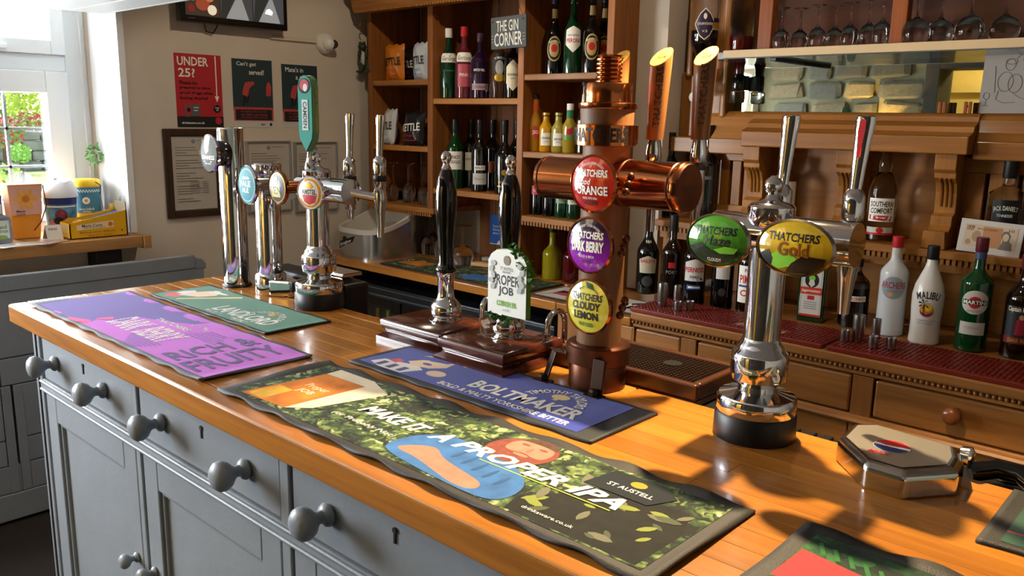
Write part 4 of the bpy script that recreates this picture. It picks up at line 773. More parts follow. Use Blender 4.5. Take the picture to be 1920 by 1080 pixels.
mb = M().lathe([(.064, .148), (.065, .152), (.062, .17), (.045, .205), (.015, .218)], 32); mb.v = [(x, y, z+max(0, z-.15)*(.25*y/.06)) for x, y, z in mb.v]; mb.build('lid', mat('tub_white', '#dfe3e8', .35), rb, 40); M().box(-.004, .004, -.018, .018, .214, .219).build('slot', GREY, rb)
yt = thing('daffodil_tub', 'yellow lidded tub with blue label and white check band', 'collection tub', (-3.57, 1.335, ZS))
pf = [(.042, .04), (.052, .045), (.055, .17), (.056, .18)]; M().lathe([(.05, 0), (.05, .045)], 28).build('stand', mat('yellow_card', '#d8a516', .45), yt, 40); M().lathe(pf, 30).build('tub', mat('blue_label', '#3c7690', .45), yt, 40); M().lathe([(.057, .178), (.059, .182), (.057, .20), (.05, .208)], 30).build('lid', mat('yellow_lid', '#e0b41c', .4), yt, 40); ang = facing((-3.57, 1.335)); s = cyl(rfun_of(pf), ang, yt); s.ell(0, .125, .014, .014, WHITE, rings=3); s.ell(0, .125, .006, .006, GOLD, rings=2); s.rect(-.06, .06, .055, .075, mat('yellow_card', '#d8a516', .45), nu=8)
for k in range(14): s.rect(-.066+k*.0095, -.061+k*.0095, .163, .168, WHITE); s.rect(-.061+k*.0095, -.0565+k*.0095, .158, .163, WHITE)
s.text('Great Daffodil', 0, .092, .05, .009, WHITE, .01); s.text('APPEAL', 0, .081, .03, .007, WHITE, .01); M().tube([(.05, .02, .2), (.066, .035, .185), (.068, .03, .15)], .002, 6).build('cord', BLACK, yt)
mc = thing('donation_tray', 'yellow cardboard donation tray of pins at sill front', 'donation box', (-3.385, 1.28, ZS)); YC = mat('yellow_card', '#d8a516', .45)
a, b = -.10, .115
for nm, pl in (('front_side', [(a, 0), (b, 0), (b, .10), (a+.012, .062), (a, .058)]), ('back_side', [(a, 0), (b, 0), (b, .10), (a+.012, .062), (a, .058)])): M().prism(pl, .044 if nm == 'front_side' else -.048, .048 if nm == 'front_side' else -.044, 'X').build(nm, YC, mc)
M().box(-.048, .048, a, a+.004, 0, .058).build('end_panel', YC, mc); M().box(-.048, .048, a, b, 0, .003).build('bottom', YC, mc); M().prism([(b-.004, 0), (b, 0), (b, .13), (b-.004, .13)], -.048, .048, 'X').build('back_card', mat('brown_card', '#8a7a58', .6), mc); M().prism([(a+.03, .04), (b-.004, .085), (b-.004, .09), (a+.03, .045)], -.043, .043, 'X').build('inner_tray', mat('tray_blue', '#2056a8', .4), mc)
s = plane((.0484, 0, 0), (0, 1, 0), (0, 0, 1), mc); s.poly([(-.075, .032), (.062, .036), (.062, .062), (.02, .060), (-.075, .052)], mat('peach_panel', '#e6cfa8', .5)); s.text('Marie Curie', -.018, .048, .075, .011, mat('navy_letter', '#23305a', .5), .015); s.text('Great Daffodil Appeal', -.012, .039, .08, .006, mat('navy_letter', '#23305a', .5), .0); s.ell(.05, .049, .009, .009, mat('daffodil_trumpet', '#c9742a', .5)); s.text('Behind every daffodil', 0, .022, .13, .008, mat('brown_letter', '#5a3f14', .5), .0); s.text("there's a story", .01, .010, .09, .008, mat('brown_letter', '#5a3f14', .5), 0); s.ell(.092, .022, .003, .003, BLACK)
s2 = plane((0, a-.0004, 0), (1, 0, 0), (0, 0, 1), mc); s2.rect(-.03, .03, .034, .05, PAPER); s2.text('Thank you', 0, .02, .05, .008, mat('brown_letter', '#5a3f14', .5), 0)
for k in range(7): M().ball((random.uniform(-.03, .03), a+.03+random.uniform(0, .05), .055+random.uniform(0, .006)), .008, 8).build('pin_badge', mat('daffodil_yellow', '#e0a23a', .5), mc, 60)
cs = thing('price_card', 'small folded white card in front of the sea tub', 'card', (-3.385, 1.135, ZS)); M().add([(.03, -.028, 0), (.03, .028, 0), (.0, .030, .055), (.0, -.024, .055), (-.03, -.026, 0), (-.03, .03, 0)], [(0, 1, 2, 3), (3, 2, 5, 4)]).build('card', PB, cs); s = Surf(lambda u, v, e: (.03-.55*v+e, u, v), cs); s.text('PINS', 0, .04, .03, .008, BLACK, .01)
for k, (px, py, rot, c, lab) in enumerate(((25, 462, .3, '#cfd2cf', 'pale leaflet lying flat on the sill by the sanitiser'), (75, 462, -.2, '#d8d4c8', 'cream leaflet lying flat near the folded card'), (105, 456, .5, '#9a6a4a', 'brown glossy flyer at the foot of the yellow tray'))):
    q = P(px, py, z=ZS); f = thing('leaflet', lab, 'leaflet', (min(q.x, -3.32), q.y, ZS-.001), rot); M().box(-.035, .035, -.05, .05, 0, .0015+.001*k).build('sheet', mat('leaflet%d' % k, c, .5, var=.25, vscale=60), f); s = plane((0, 0, .0017+.001*k), (0, 1, 0), (-1, 0, 0), f); s.rect(-.04, .02, .0, .018, GREY); s.rect(-.04, .03, -.02, -.017, GREY); s.rect(-.04, .01, -.027, -.024, GREY)
pl = thing('flower_vase', 'small glass vase of green sprigs on the sill corner', 'vase', (-3.62, 1.40, ZS)); M().lathe([(.02, 0), (.024, .004), (.02, .08), (.014, .12), (.018, .2)], 18).build('vase', mat('white_glass', '#e8eef0', .1), pl, 40)
mb = M(); leafclump(mb, (0, 0, .30), .035, .05, 60, .012); f = link_raw('sprigs', mb.v, mb.f, mat('sprig_green', '#5a8a52', .7), pl); f['kind'] = 'stuff'; M().tube([(0, 0, .1), (.004, .0, .3)], .0015, 5).build('stem', mat('sprig_green', '#5a8a52', .7), pl)
yf = thing('ribbon_card', 'small yellow striped tube beside the back of the yellow tray', 'tube', (-3.50, 1.405, ZS)); M().lathe([(.012, 0), (.012, .11)], 16).build('tube', mat('straw_tube', '#d8c074', .5), yf, 40)
for k in range(6): M().lathe([(.0123, .03+k*.012), (.0123, .035+k*.012)], 16).build('stripe', GOLD, yf)
bl = thing('water_bottle', 'tiny pale blue bottle next to the striped tube', 'bottle', (-3.44, 1.415, ZS)); M().lathe([(.011, 0), (.0125, .004), (.012, .09), (.006, .12), (.006, .135)], 16).build('body', mat('pale_blue_plastic', '#a9c9dc', .2), bl, 40); M().lathe([(.007, .134), (.007, .145)], 12).build('cap', PLW, bl)
# ================================================================ bottles
def bprof(R, H, sh, nk, rn, lip=.0, base=.004):
    """R body radius, H height, sh shoulder start z, nk neck start z, rn neck radius"""
    p = [(R*.9, 0), (R, base), (R, sh)]
    for i in range(1, 9): f = i/8; c = (1-math.cos(PI*f))/2; p.append((R+(rn-R)*c, sh+(nk-sh)*f))
    p += [(rn*.97, H-.012), (rn*.97+lip, H-.011), (rn*.97+lip, H-.001), (rn*.8, H)]
    return p
DG1 = mat('bottle_black_glass', '#060807', .05, coat=.6); DG2 = mat('bottle_green_glass', '#0c4a1e', .04, trans=.45, coat=.3); DG3 = mat('bottle_brown_glass', '#1a0d06', .05, trans=.15, coat=.5)
GREENB = mat('emerald_bottle', '#06321a', .05, coat=.6); PURB = mat('plum_bottle', '#2a1030', .06, trans=.2, coat=.5); CLB = mat('clear_bottle_glass', '#f4f8f6', .01, trans=1, ior=1.33)
def bottle(label, loc, prof, glass, cap=None, group=None, liquid=None, inner=None, cat='bottle', name='bottle', n=26, square=False):
    t = thing(name, label, cat, loc, 0, group)
    mb = M().lathe(prof, n)
    if square:
        ang = facing(loc)+.35; out = []
        for (x, y, z) in mb.v:
            r = math.hypot(x, y); a = math.atan2(y, x)-ang; k = 1/max(abs(math.cos(a)), abs(math.sin(a)), .76) if r > .02 else 1; out.append((x*k*.92, y*k*.92, z))
        mb.v = out
    mb.build('glass_body', glass, t, 35)
    if liquid: M().lathe([(max(r-.0022, .002), max(z, .004)) for r, z in prof if z < liquid[0]]+[(rfun_of(prof)(liquid[0])-.0022, liquid[0])], n).build('liquid', liquid[1], t, 40)
    if cap: z0, z1, r, m = cap; M().lathe([(r*.96, z0), (r, z0+.002), (r, z1-.002), (r*.9, z1)], 20).build('cap', m, t, 35)
    s = cyl(rfun_of(prof), facing(loc), t, .0006)
    return t, s
def lab(s, w_, z0, z1, m, nm='label'): return s.rect(-w_/2, w_/2, z0, z1, m, nm, 14, 5)
def at_shelf(px, py, y, z): q = P(px, py, y=y); return (q.x, y, z)
# ================================================================ left dresser
PINE = wood('old_pine', '#a4662e', '#6a3b18', 'Z', 9, .5, .05, .1); PINEX = wood('old_pine_shelf', '#b4783a', '#80501f', 'X', 9, .45, .1, .1); PINED = wood('pine_back_board', '#8e5a32', '#5c361c', 'Z', 7, .5, .05, .14)
ds = thing('shelf_dresser', 'tall open pine dresser of shelves against the back wall', 'dresser', (-2.5, 2.55, .806))
def dbox(nm, m, x0, x1, y0, y1, z0, z1, bev=.002, par=None): return box(nm, m, (x0+2.5, x1+2.5, y0-2.55, y1-2.55, z0-.806, z1-.806), par or ds, bev)
DB, DT = 2.875, 2.12
for (x0, x1, z0, y0) in ((-3.285, -3.255, 1.03, 2.55), (-2.862, -2.828, 1.03, 2.55), (-2.322, -2.290, .806, 2.55), (-1.888, -1.857, .806, 2.55)): dbox('upright', PINE, x0, x1, y0, DB-.02, z0, DT)
x = -3.255; k = 0
while x < -1.89:
    dbox('back_board', PINED, x+.0012, min(x+.105, -1.888), DB-.018+.0015*(k % 2), DB, 1.03 if x < -2.87 else .806, DT, .0015); x += .1055; k += 1
for (x0, x1, z, dent) in ((-3.255, -2.862, 1.618, 0), (-3.255, -2.862, 1.322, 0), (-3.285, -2.815, 1.047, 1), (-2.828, -2.322, 1.535, 0), (-2.828, -2.322, 1.140, 0), (-2.290, -1.888, 1.628, 0), (-2.290, -1.888, 1.325, 0), (-2.290, -1.888, 1.067, 1)):
    sh = dbox('shelf', PINEX, x0, x1, 2.553 if not dent else 2.54, DB-.018, z-.024, z, .003)
    if dent:
        mb = M(); n = int((x1-x0)/.016)
        for i in range(n): a = -(x1-x0)/2+i*.016; mb.box(a+.002, a+.011, -(DB-.018-2.54)/2-.006, -(DB-.018-2.54)/2+.004, -.024, -.008)
        d = mb.build('dentil_strip', PINEX, sh); d['kind'] = 'stuff'
cp = [(2.50, 1.925), (2.553, 1.925), (2.553, 2.10), (2.42, 2.10), (2.42, 2.07), (2.45, 2.05), (2.455, 2.0), (2.485, 1.975), (2.49, 1.945)]
M().prism([(a-2.55, b-.806) for a, b in cp], -3.32+2.5, -1.84+2.5, 'X').build('cornice', PINEX, ds); dbox('crown', PINE, -3.29, -1.86, 2.56, DB, DT, DT+.03)
mb = M()
for i in range(86): mb.box(-.80+i*.0168, -.792+i*.0168, -.062, -.05, 1.116, 1.124)
mb.build('dentil_strip', PINEX, ds)['kind'] = 'stuff'
# frog ornament, on the dresser's outer side
fr = thing('frog_ornament', 'green and white frog ornament hung on the dresser side', 'ornament', (-3.315, 2.57, 1.66)); FG = mat('frog_green', '#27331f', .5, var=.3, vscale=60)
def blob(mb, c, r, sx, sy, sz): b = M().ball((0, 0, 0), r, 12); b.v = [(x*sx+c[0], y*sy+c[1], z*sz+c[2]) for x, y, z in b.v]; mb.add(b.v, b.f)
mb = M(); blob(mb, (0, -.005, .06), .03, .9, .8, 1.5); blob(mb, (-.01, -.02, .115), .02, 1.1, 1, .9)
for sx in (-1, 1): blob(mb, (sx*.014-.01, -.02, .132), .008, 1, 1, 1); blob(mb, (sx*.026, -.015, .02), .018, 1.0, .7, 1.3); blob(mb, (sx*.035-.004, -.022, .002), .012, 1.5, .8, .5); blob(mb, (sx*.028, -.025, .08), .009, .8, .8, 2.4)
mb.build('body', FG, fr, 80); mb = M(); blob(mb, (0, -.021, .062), .020, .75, .6, 1.6); mb.build('belly', mat('frog_white', '#b9b7a8', .5), fr, 80); M().tube([(0, 0, .10), (0, .005, .20)], .0015, 5).build('hanging_wire', BLACK, fr)
hk = thing('brass_hook', 'small brass hook under the dresser cornice', 'hook', (-3.30, 2.545, 1.87)); M().tube([(0, 0, .02), (-.004, -.01, .02), (-.012, -.016, .01), (-.012, -.014, -.004), (-.004, -.012, -.008)], .002, 6).build('wire', mat('brass', '#9a7a3c', .3, 1), hk)
# crisps
def bag(label, px, py, y, z, w_, h, col, t1, t1m, sub=None, rot=0, lean=0):
    q = P(px, py, y=y); t = thing('crisp_bag', label, 'crisp bag', (q.x, y, z), rot, 'crisp bags on the left shelves'); n = 12; v = []; f = []
    for side in (-1, 1):
        for j in range(n+1):
            for i in range(n+1):
                u, q2 = i/n*2-1, j/n*2-1; e = max(0, (1-u*u)*(1-q2**4))**.6; wob = .004*math.sin(u*7+q2*5+px)
                v.append((u*w_/2*(1-.06*(1-abs(q2))), side*(.028*e+wob*e)+.10*lean*(q2+1), (q2+1)*h/2+.004*math.sin(u*9)*(abs(q2) > .9)))
    N = (n+1)**2
    for s_ in range(2):
        for j in range(n):
            for i in range(n): a = s_*N+j*(n+1)+i; f.append((a, a+1, a+n+2, a+n+1))
    mb = M().add(v, f); mb.build('bag', mat('crisp_'+col, col, .28, bump=.5, bscale=25), t, 70)
    s = Surf(lambda u, vv, e: (u, -.0285*max(0, (1-(2*u/w_)**2)*(1-(2*vv/h-1)**4))**.6-.004+.10*lean*(2*vv/h)-e*2, vv), t)
    s.text(t1, 0, h*.52, w_*.82, h*.22, t1m, .02, rot=.08); 
    if sub: s.text('Chips', 0, h*.28, w_*.5, h*.1, sub, 0, .2); s.rect(-w_*.3, w_*.3, h*.14, h*.16, sub)
bag('orange crisp bag standing on the upper left shelf', 741, 110, 2.62, 1.619, .125, .165, '#c9741c', 'KETTLE', BLACK, RED, .1)
bag('black crisp bag tucked behind the white one, upper shelf', 770, 110, 2.72, 1.619, .10, .15, '#23181c', 'KETTLE', WHITE, RED, -.05)
bag('white and blue crisp bag on the upper left shelf', 790, 112, 2.62, 1.619, .105, .165, '#bfc6cc', 'KETTLE', BLACK, mat('crisp_blue', '#4f8cb8', .4), -.1)
bag('white crisp bag at the left of the lower shelf', 728, 232, 2.61, 1.323, .110, .165, '#c4c6c6', 'KETTLE', BLACK, mat('crisp_blue', '#4f8cb8', .4), -.15, .1)
bag('black crisp bag on the lower left shelf', 774, 236, 2.60, 1.323, .135, .160, '#16161a', 'KETTLE', WHITE, RED, .05, .1)
bag('orange crisp bag peeping out beside the upright', 806, 240, 2.70, 1.323, .06, .13, '#b8651c', 'KETTLE', BLACK, RED, .0)
# gin bottles
Zg = 1.536
q = at_shelf(841, 180, 2.63, Zg); pf = bprof(.040, .300, .165, .225, .0135)
t, s = bottle('green gin bottle with white cap, leftmost on the gin shelf', q, pf, GREENB, (.262, .302, .0165, WHITE), 'gin bottles'); lab(s, .075, .155, .195, WHITE); s.text('Gordons', 0, .172, .06, .018, BLACK, .01, .2); s.text('LONDON DRY', 0, .120, .05, .008, mat('gin_green', '#3f8a4c', .4), .01); s.poly([(-.01, .19), (.0, .20), (.012, .19), (.004, .18)], BLACK)
q = at_shelf(870, 180, 2.63, Zg)
t, s = bottle('pink gin bottle with red cap on the gin shelf', q, pf, mat('pink_gin', '#7a2a3c', .05, trans=.35, coat=.5), (.262, .304, .0165, RED), 'gin bottles'); lab(s, .075, .155, .195, WHITE); s.text('Gordons', 0, .172, .06, .018, BLACK, .01, .2); lab(s, .06, .05, .145, mat('pink_label', '#b8505c', .4)); s.text('PINK', 0, .1, .04, .014, WHITE, .01)
q = at_shelf(900, 180, 2.63, Zg); pf2 = bprof(.043, .270, .15, .205, .014)
t, s = bottle('squat dark purple gin bottle on the gin shelf', q, pf2, PURB, (.235, .272, .017, mat('plum_cap', '#3a1a2a', .4)), 'gin bottles'); lab(s, .080, .035, .062, mat('lilac_label', '#a58a94', .4)); s.text('WHITLEY NEILL', -.005, .118, .05, .010, WHITE, .02); s.text('RHUBARB', 0, .048, .05, .008, BLACK, 0)
q = at_shelf(936, 180, 2.63, Zg); pf3 = bprof(.041, .280, .165, .22, .0135)
t, s = bottle('clear gin bottle with round black label below the slate sign', q, pf3, CLB, (.245, .282, .016, mat('grey_cap', '#4a4a44', .4)), 'gin bottles'); s.ell(0, .135, .030, .052, BLACK, 'label', rings=4); s.ell(0, .125, .018, .03, mat('pewter_label', '#a9aaa6', .4), rings=3); s.text('PLYMOUTH', 0, .165, .045, .010, WHITE, .01, arc=.05); s.ell(0, .085, .022, .016, GOLD, rings=3)
q = at_shelf(961, 181, 2.62, Zg); pf4 = bprof(.036, .255, .16, .195, .012)
t, s = bottle('black gin bottle with cream diamond label by the upright', q, pf4, DG1, (.21, .256, .0145, BLACK), 'gin bottles'); s.poly([(0, .03), (.03, .06), (.03, .125), (0, .155), (-.03, .125), (-.03, .06)], CREAM, 'label', 3); s.text("HENDRICKS", 0, .095, .046, .010, BLACK, .01); s.text('GIN', 0, .08, .02, .006, BLACK, 0)
# slate sign
sg = thing('chalk_sign', 'small grey slate sign chalked THE GIN CORNER', 'sign', (-2.355, 2.525, 1.79)); W = .095
M().box(-W, W, 0, .010, -.062, .062).build('slate', mat('slate_grey', '#4d5152', .7, bump=.3), sg, None, .002); CHALK = mat('chalk_white', '#dcdccf', .8); s = plane((0, -.0003, 0), (1, 0, 0), (0, 0, 1), sg); s.text('THE GIN', -.004, .026, .118, .042, CHALK, .008); s.text('CORNER', 0, -.026, .150, .052, CHALK, .012)
for sx in (-1, 1): s.ell(sx*.082, .045, .004, .004, BLACK); [s.rect(sx*.085-.006, sx*.085+.006, -.01-.012*k, -.009-.012*k, CHALK) for k in range(3)]
M().tube([(-.082, .005, .045), (0, .01, .19), (.082, .005, .045)], .0012, 5).build('hanging_wire', BLACK, sg); sg.rotation_euler = (0, -.03, 0)
# beer bottles, upper right
Zb = 1.629
BL = bprof(.034, .285, .14, .215, .0135, .002); BL2 = bprof(.036, .31, .15, .23, .0135, .002)
for (px, lb, kind) in ((1038, 'dark beer bottle with oval gold label, leftmost on its shelf', 0), (1073, 'green lager bottle with blue foil neck and white label', 1), (1108, 'dark beer bottle with oval gold label right of the lager', 0), (1131, 'dark beer bottle half hidden at the right of the beer shelf', 0)):
    q = at_shelf(px, 130, 2.65 if px != 1131 else 2.745, Zb); t, s = bottle(lb, q, BL2 if kind else BL, GREENB if kind else DG1, (.282, .313, .0155, mat('navy_foil', '#1c2a5c', .3, .5)) if kind else (.27, .288, .0155, BLACK), 'beer bottles on the top right shelf')
    if kind: s.poly([(0, .08), (.032, .11), (.03, .165), (0, .18), (-.03, .165), (-.032, .11)], WHITE, 'label', 3); s.text('PERONI', 0, .125, .052, .016, RED, .02); s.text('NASTRO AZZURRO', 0, .145, .045, .006, BLACK, 0); s.rect(-.012, .012, .263, .27, WHITE)
    else: s.ell(0, .098, .030, .048, mat('ale_gold', '#b79a5c', .4), 'label', rings=4); s.ell(0, .098, .026, .042, BLACK, rings=4); s.ell(0, .098, .020, .032, mat('ale_gold', '#b79a5c', .4), rings=3); s.ell(0, .10, .012, .015, RED, rings=2); s.text('HENRY WESTONS', 0, .128, .045, .007, CREAM, .01, arc=.03); s.poly([(-.012, .215), (.012, .215), (.010, .25), (-.01, .25)], mat('ale_gold', '#b79a5c', .4), 'neck_label', 2)
# juices
Zj = 1.326; JP = bprof(.0275, .19, .10, .145, .0115, .001); JS = bprof(.0275, .155, .09, .125, .0135, .002)
def juice(px, lb, pf, col, cap, lm, txt, tm, H, extra=None):
    q = at_shelf(px, 278, 2.62, Zj); t, s = bottle(lb, q, pf, mat('juice_'+col, col, .08, trans=.12, coat=.8), cap, 'juice bottles'); return s
s = juice(1003, 'tall orange mixer bottle, leftmost of the juices', bprof(.027, .225, .11, .165, .012, .001), '#b8801e', (.208, .227, .0135, BLACK), None, '', None, .2); s.ell(0, .075, .018, .026, mat('juice_red_label', '#b8402a', .4), rings=3); s.text('J2O', 0, .075, .026, .018, WHITE, .02); s.rect(-.016, .016, .16, .2, mat('juice_orange_label', '#c95a1e', .4), nu=6)
s = juice(1023, 'small bright orange juice bottle with white label', JS, '#d89a12', (.14, .157, .0145, BLACK), None, '', None, .15); lab(s, .045, .025, .075, WHITE); s.text('ORANGE', 0, .055, .036, .009, BLACK, .01); s.text('JUICE', 0, .04, .02, .006, RED, 0)
s = juice(1046, 'small cloudy lemon juice bottle with white label', JS, '#a89a3c', (.14, .157, .0145, BLACK), None, '', None, .15); lab(s, .045, .025, .075, WHITE); s.text('LEMONADE', 0, .052, .036, .009, BLACK, .01); s.text('STILL', 0, .04, .02, .006, mat('label_green', '#4a5a3c', .5), 0)
s = juice(1067, 'plastic fruit squash bottle with green neck and white cap', bprof(.028, .185, .10, .14, .0125), '#a8922a', (.165, .190, .0135, WHITE), None, '', None, .2); s.poly([(-.015, .06), (.012, .075), (.014, .10), (-.012, .09)], RED, rings=2); lab(s, .05, .05, .07, mat('squash_green', '#5a8a3c', .4)); s.rect(-.02, .02, .135, .165, mat('squash_neck_green', '#2c7a4c', .4), nu=6)
q = at_shelf(1094, 278, 2.64, Zj); t, s = bottle('brown cider bottle with white label beside the cider tower', q, bprof(.032, .27, .12, .2, .013, .002), DG3, (.255, .273, .015, BLACK), 'juice bottles'); lab(s, .055, .05, .125, WHITE); s.text('OLD', 0, .105, .035, .016, mat('cider_teal', '#1f6a70', .4), .02); s.text('MOUT', 0, .085, .045, .016, BLACK, .02); lab(s, .055, .035, .05, mat('cider_teal', '#1f6a70', .4)); s.poly([(-.016, .185), (.016, .185), (.012, .225), (-.012, .225)], WHITE, 'neck_label', 2)
# wine row
Zw = 1.141; WN = bprof(.038, .305, .175, .235, .0140, .0015); WB = bprof(.042, .30, .15, .22, .0140, .0015)
for (px, y, lb, pf, gl, k) in ((853, 2.64, 'green wine bottle with white label, leftmost in the wine row', WN, DG2, 0), (883, 2.72, 'wine bottle with pale label behind the white wine', WN, DG1, 1), (899, 2.62, 'dark wine bottle with two part white label in wine row', WN, DG1, 2), (923, 2.74, 'wine bottle with small orange label at the back of row', WN, DG1, 3), (945, 2.62, 'broad shouldered dark wine bottle with gold neck script', WB, DG1, 4), (968, 2.70, 'dark wine bottle next to the dresser upright', WN, DG1, 5)):
    q = at_shelf(px, 350, y, Zw); t, s = bottle(lb, q, pf, gl, (.245, .307, .0152, BLACK if k else mat('green_foil', '#11251a', .3)), 'wine bottles')
    if k == 0: lab(s, .07, .085, .165, WHITE); s.text('PINOT', 0, .14, .05, .016, BLACK, .02); s.text('GRIGIO', 0, .118, .05, .014, BLACK, .01)
    if k == 1: lab(s, .06, .08, .16, WHITE); s.text('SAUVIGNON', 0, .13, .05, .01, BLACK, .01)
    if k == 2: lab(s, .066, .03, .078, PB); lab(s, .05, .092, .112, WHITE); s.text('MERLOT', 0, .102, .04, .01, BLACK, .01); s.text('Reserva', 0, .055, .04, .012, GREY, 0)
    if k == 3: lab(s, .04, .075, .125, mat('orange_label', '#a0521c', .4))
    if k == 4: s.ell(.0, .09, .012, .012, GOLD, rings=2); s.text('RESERVE', 0, .05, .05, .008, GOLD, 0); lab(s, .06, .03, .034, GOLD); s.ell(.02, .115, .01, .01, GREY, rings=2)
# inverted wine glasses bottom left, and more below
def wineglass(label, loc, H=.17, R=.035, group='wine glasses', name='wine_glass', inv=True):
    t = thing(name, label, 'glass', loc, 0, group); b = H*.5
    out = [(R*.80, 0), (R*.98, b*.35), (R, b*.55), (R*.8, b*.85), (R*.3, b), (.004, b+.008), (.0035, H-.01), (.008, H-.006), (R*.85, H-.001), (R*.85, H)]
    inn = [(R*.27, b-.003), (R*.77, b*.84), (R-.0018, b*.55), (R*.98-.0018, b*.35), (R*.80-.0018, 0)]
    prof = out+[(.0005, H)] ; ip = [(.0005, b-.006)]+inn
    mb = M(); n = 20; al = ip[::-1]
    full = [(.0005, H)]+out[::-1]+al[0:0]
    mb.lathe([(r, z) for r, z in out]+[(.0005, H)], n); mb.f = mb.f[:-2]
    mb.lathe([(r, z) for r, z in ip], n); mb.f = mb.f[:-2]
    if not inv: mb.v = [(x, y, H-z) for x, y, z in mb.v]
    mb.build('bowl_and_stem', GLASS, t, 50); return t
for i in range(7): wineglass(('leftmost', 'second from left', 'third from left', 'middle', 'third from right', 'second from right', 'rightmost')[i]+' upturned wine glass in the lower left cubby', (-3.215+i*.056, 2.64+.06*(i % 2), 1.048), .185, .027, 'upturned wine glasses in the cubby')
for i, px in enumerate((800, 812, 824, 838)): q = P(px, 470, y=2.66+.055*(i % 2)); wineglass(('leftmost', 'second', 'third', 'rightmost')[i]+' of four upturned glasses on the back worktop', (q.x, 2.66+.055*(i % 2), .806), .20, .026, 'upturned glasses on the worktop')
wineglass('large balloon glass upturned behind the left pump handle', (P(868, 470, y=2.58).x, 2.58, .806), .18, .048, None, 'balloon_glass')
# small mixer bottles, lower right
Zm = 1.068
for i, (px, lb, c) in enumerate(((1006, 'small dark mixer bottle with pink label, leftmost', '#c05060'), (1028, 'small dark mixer bottle with pink label, second', '#c05060'), (1052, 'small green mixer bottle beside the copper barrel', '#8aa88c'), (1074, 'small green mixer bottle with cream band label', '#c9d0b4'))):
    q = at_shelf(px, 408, 2.62, Zm); H = .20 if i < 1 else .19 if i < 2 else .145; t, s = bottle(lb, q, bprof(.0285, H, H*.5, H*.75, .012, .001), DG1 if i < 2 else GREENB, (H-.018, H+.001, .0135, SILVER if i < 1 else BLACK), 'mixer bottles'); lab(s, .05, H*.42 if i < 2 else H*.4, H*.6, mat('mixer'+c, c, .4)); s.text('COLA' if i < 2 else 'TONIC', 0, H*.5, .03, .01, WHITE if i < 2 else BLACK, .01)
# notice on the back boards, cordial bottles on the worktop
bn = thing('blue_notice', 'small blue card notice on the dresser back boards', 'notice', (P(937, 432, y=2.853).x, 2.853, P(937, 432, y=2.853).z)); M().box(-.062, .062, 0, .001, -.07, .07).build('card', mat('notice_blue', '#1f5fb8', .5), bn); s = plane((0, -.0004, 0), (1, 0, 0), (0, 0, 1), bn); [s.text(l, -.012, .018-.017*k, .06, .011, WHITE, .01) for k, l in enumerate(('Reserved', 'Drinks', 'glasses here'))]; s.ell(.04, -.045, .02, .03, WHITE, a0=-1.2, a1=1.2); s.poly([(-.02, -.068), (.0, -.045), (.012, -.068)], WHITE); s.rect(-.06, .06, -.069, -.066, WHITE)
q = P(1034, 520, z=.812); t, s = bottle('yellow cordial bottle with pourer on the back worktop', (q.x, q.y, .806), bprof(.040, .225, .105, .15, .013), mat('yellow_cordial', '#b0a416', .06, trans=.5, coat=.6), (.195, .23, .0155, BLACK), 'cordial bottles'); M().tube([(0, 0, .228), (.004, 0, .245), (.012, 0, .262)], [.006, .005, .003], 8).build('pourer', STEEL, t)
q = P(1072, 526, z=.812); t, s = bottle('red cordial bottle half behind the berry lens', (q.x, q.y, .806), bprof(.040, .225, .105, .15, .013), mat('red_cordial', '#5a0610', .06, trans=.4, coat=.6), (.195, .23, .0155, BLACK), 'cordial bottles'); M().tube([(0, 0, .228), (.004, 0, .245), (.012, 0, .262)], [.006, .005, .003], 8).build('pourer', STEEL, t)
# ---------------------------------------------------------------- back worktop, fridge below
bw = thing('back_worktop', 'narrow varnished back worktop under the shelf dresser', 'worktop', (0, 0, 0))
for i in range(5): box('plank', OAK, (-3.395, -1.88, 2.30+i*.118, 2.30+(i+1)*.118, .776, .806), bw, .003 if i == 0 else .0008, 1)
box('edge_strip', OAK, (-3.395, -1.88, 2.292, 2.30, .772, .806), bw, .003)
ep = thing('end_panel', 'grey painted end panel carrying the back worktop by the wall', 'panel', (-3.378, 2.6, 0)); M().box(-.015, .018, -.28, .28, 0, .775).build('board', PAINTG, ep)
fg = thing('bottle_fridge', 'black glass door bottle fridge under the back worktop', 'fridge', (-2.62, 2.36, 0))
BK = mat('fridge_black', '#0b0c0d', .35); M().box(-.66, .70, .06, .5, .02, .68).build('carcass', BK, fg, None, .004); M().box(-.68, .70, -.02, .06, .64, .70).build('canopy_rail', mat('fridge_rail', '#1b2024', .3), fg, None, .006); M().box(-.68, .70, -.028, -.02, .655, .662).build('trim_strip', mat('fridge_trim', '#7d868c', .3, .8), fg); M().box(-.68, .70, -.024, -.02, .685, .690).build('trim_strip', mat('fridge_trim', '#7d868c', .3, .8), fg)
for k in range(3):
    a = -.66+k*.455; M().box(a, a+.05, .0, .05, .04, .635).box(a+.40, a+.445, .0, .05, .04, .635).box(a+.05, a+.40, .0, .05, .60, .635).box(a+.05, a+.40, .0, .05, .04, .09).build('door_frame', BK, fg, None, .003)
    M().box(a+.05, a+.40, .028, .032, .09, .60).build('door_glass', PANE, fg)
M().box(-.60, .64, .06, .062, .09, .60).build('interior_panel', mat('fridge_interior', '#5f6a45', .5), fg)  # plain olive-green panel behind the glass doors
for k in range(16): x = -.58+k*.076; M().lathe([(.022, 0), (.024, .004), (.024, .10), (.011, .15), (.011, .19)], 12, (x, .045, .385)).build('fridge_bottle', mat('fridge_bottle%d' % (k % 3), ('#7a8a2c', '#4f6f8a', '#8a7a1c')[k % 3], .2, coat=.5), fg, 40)
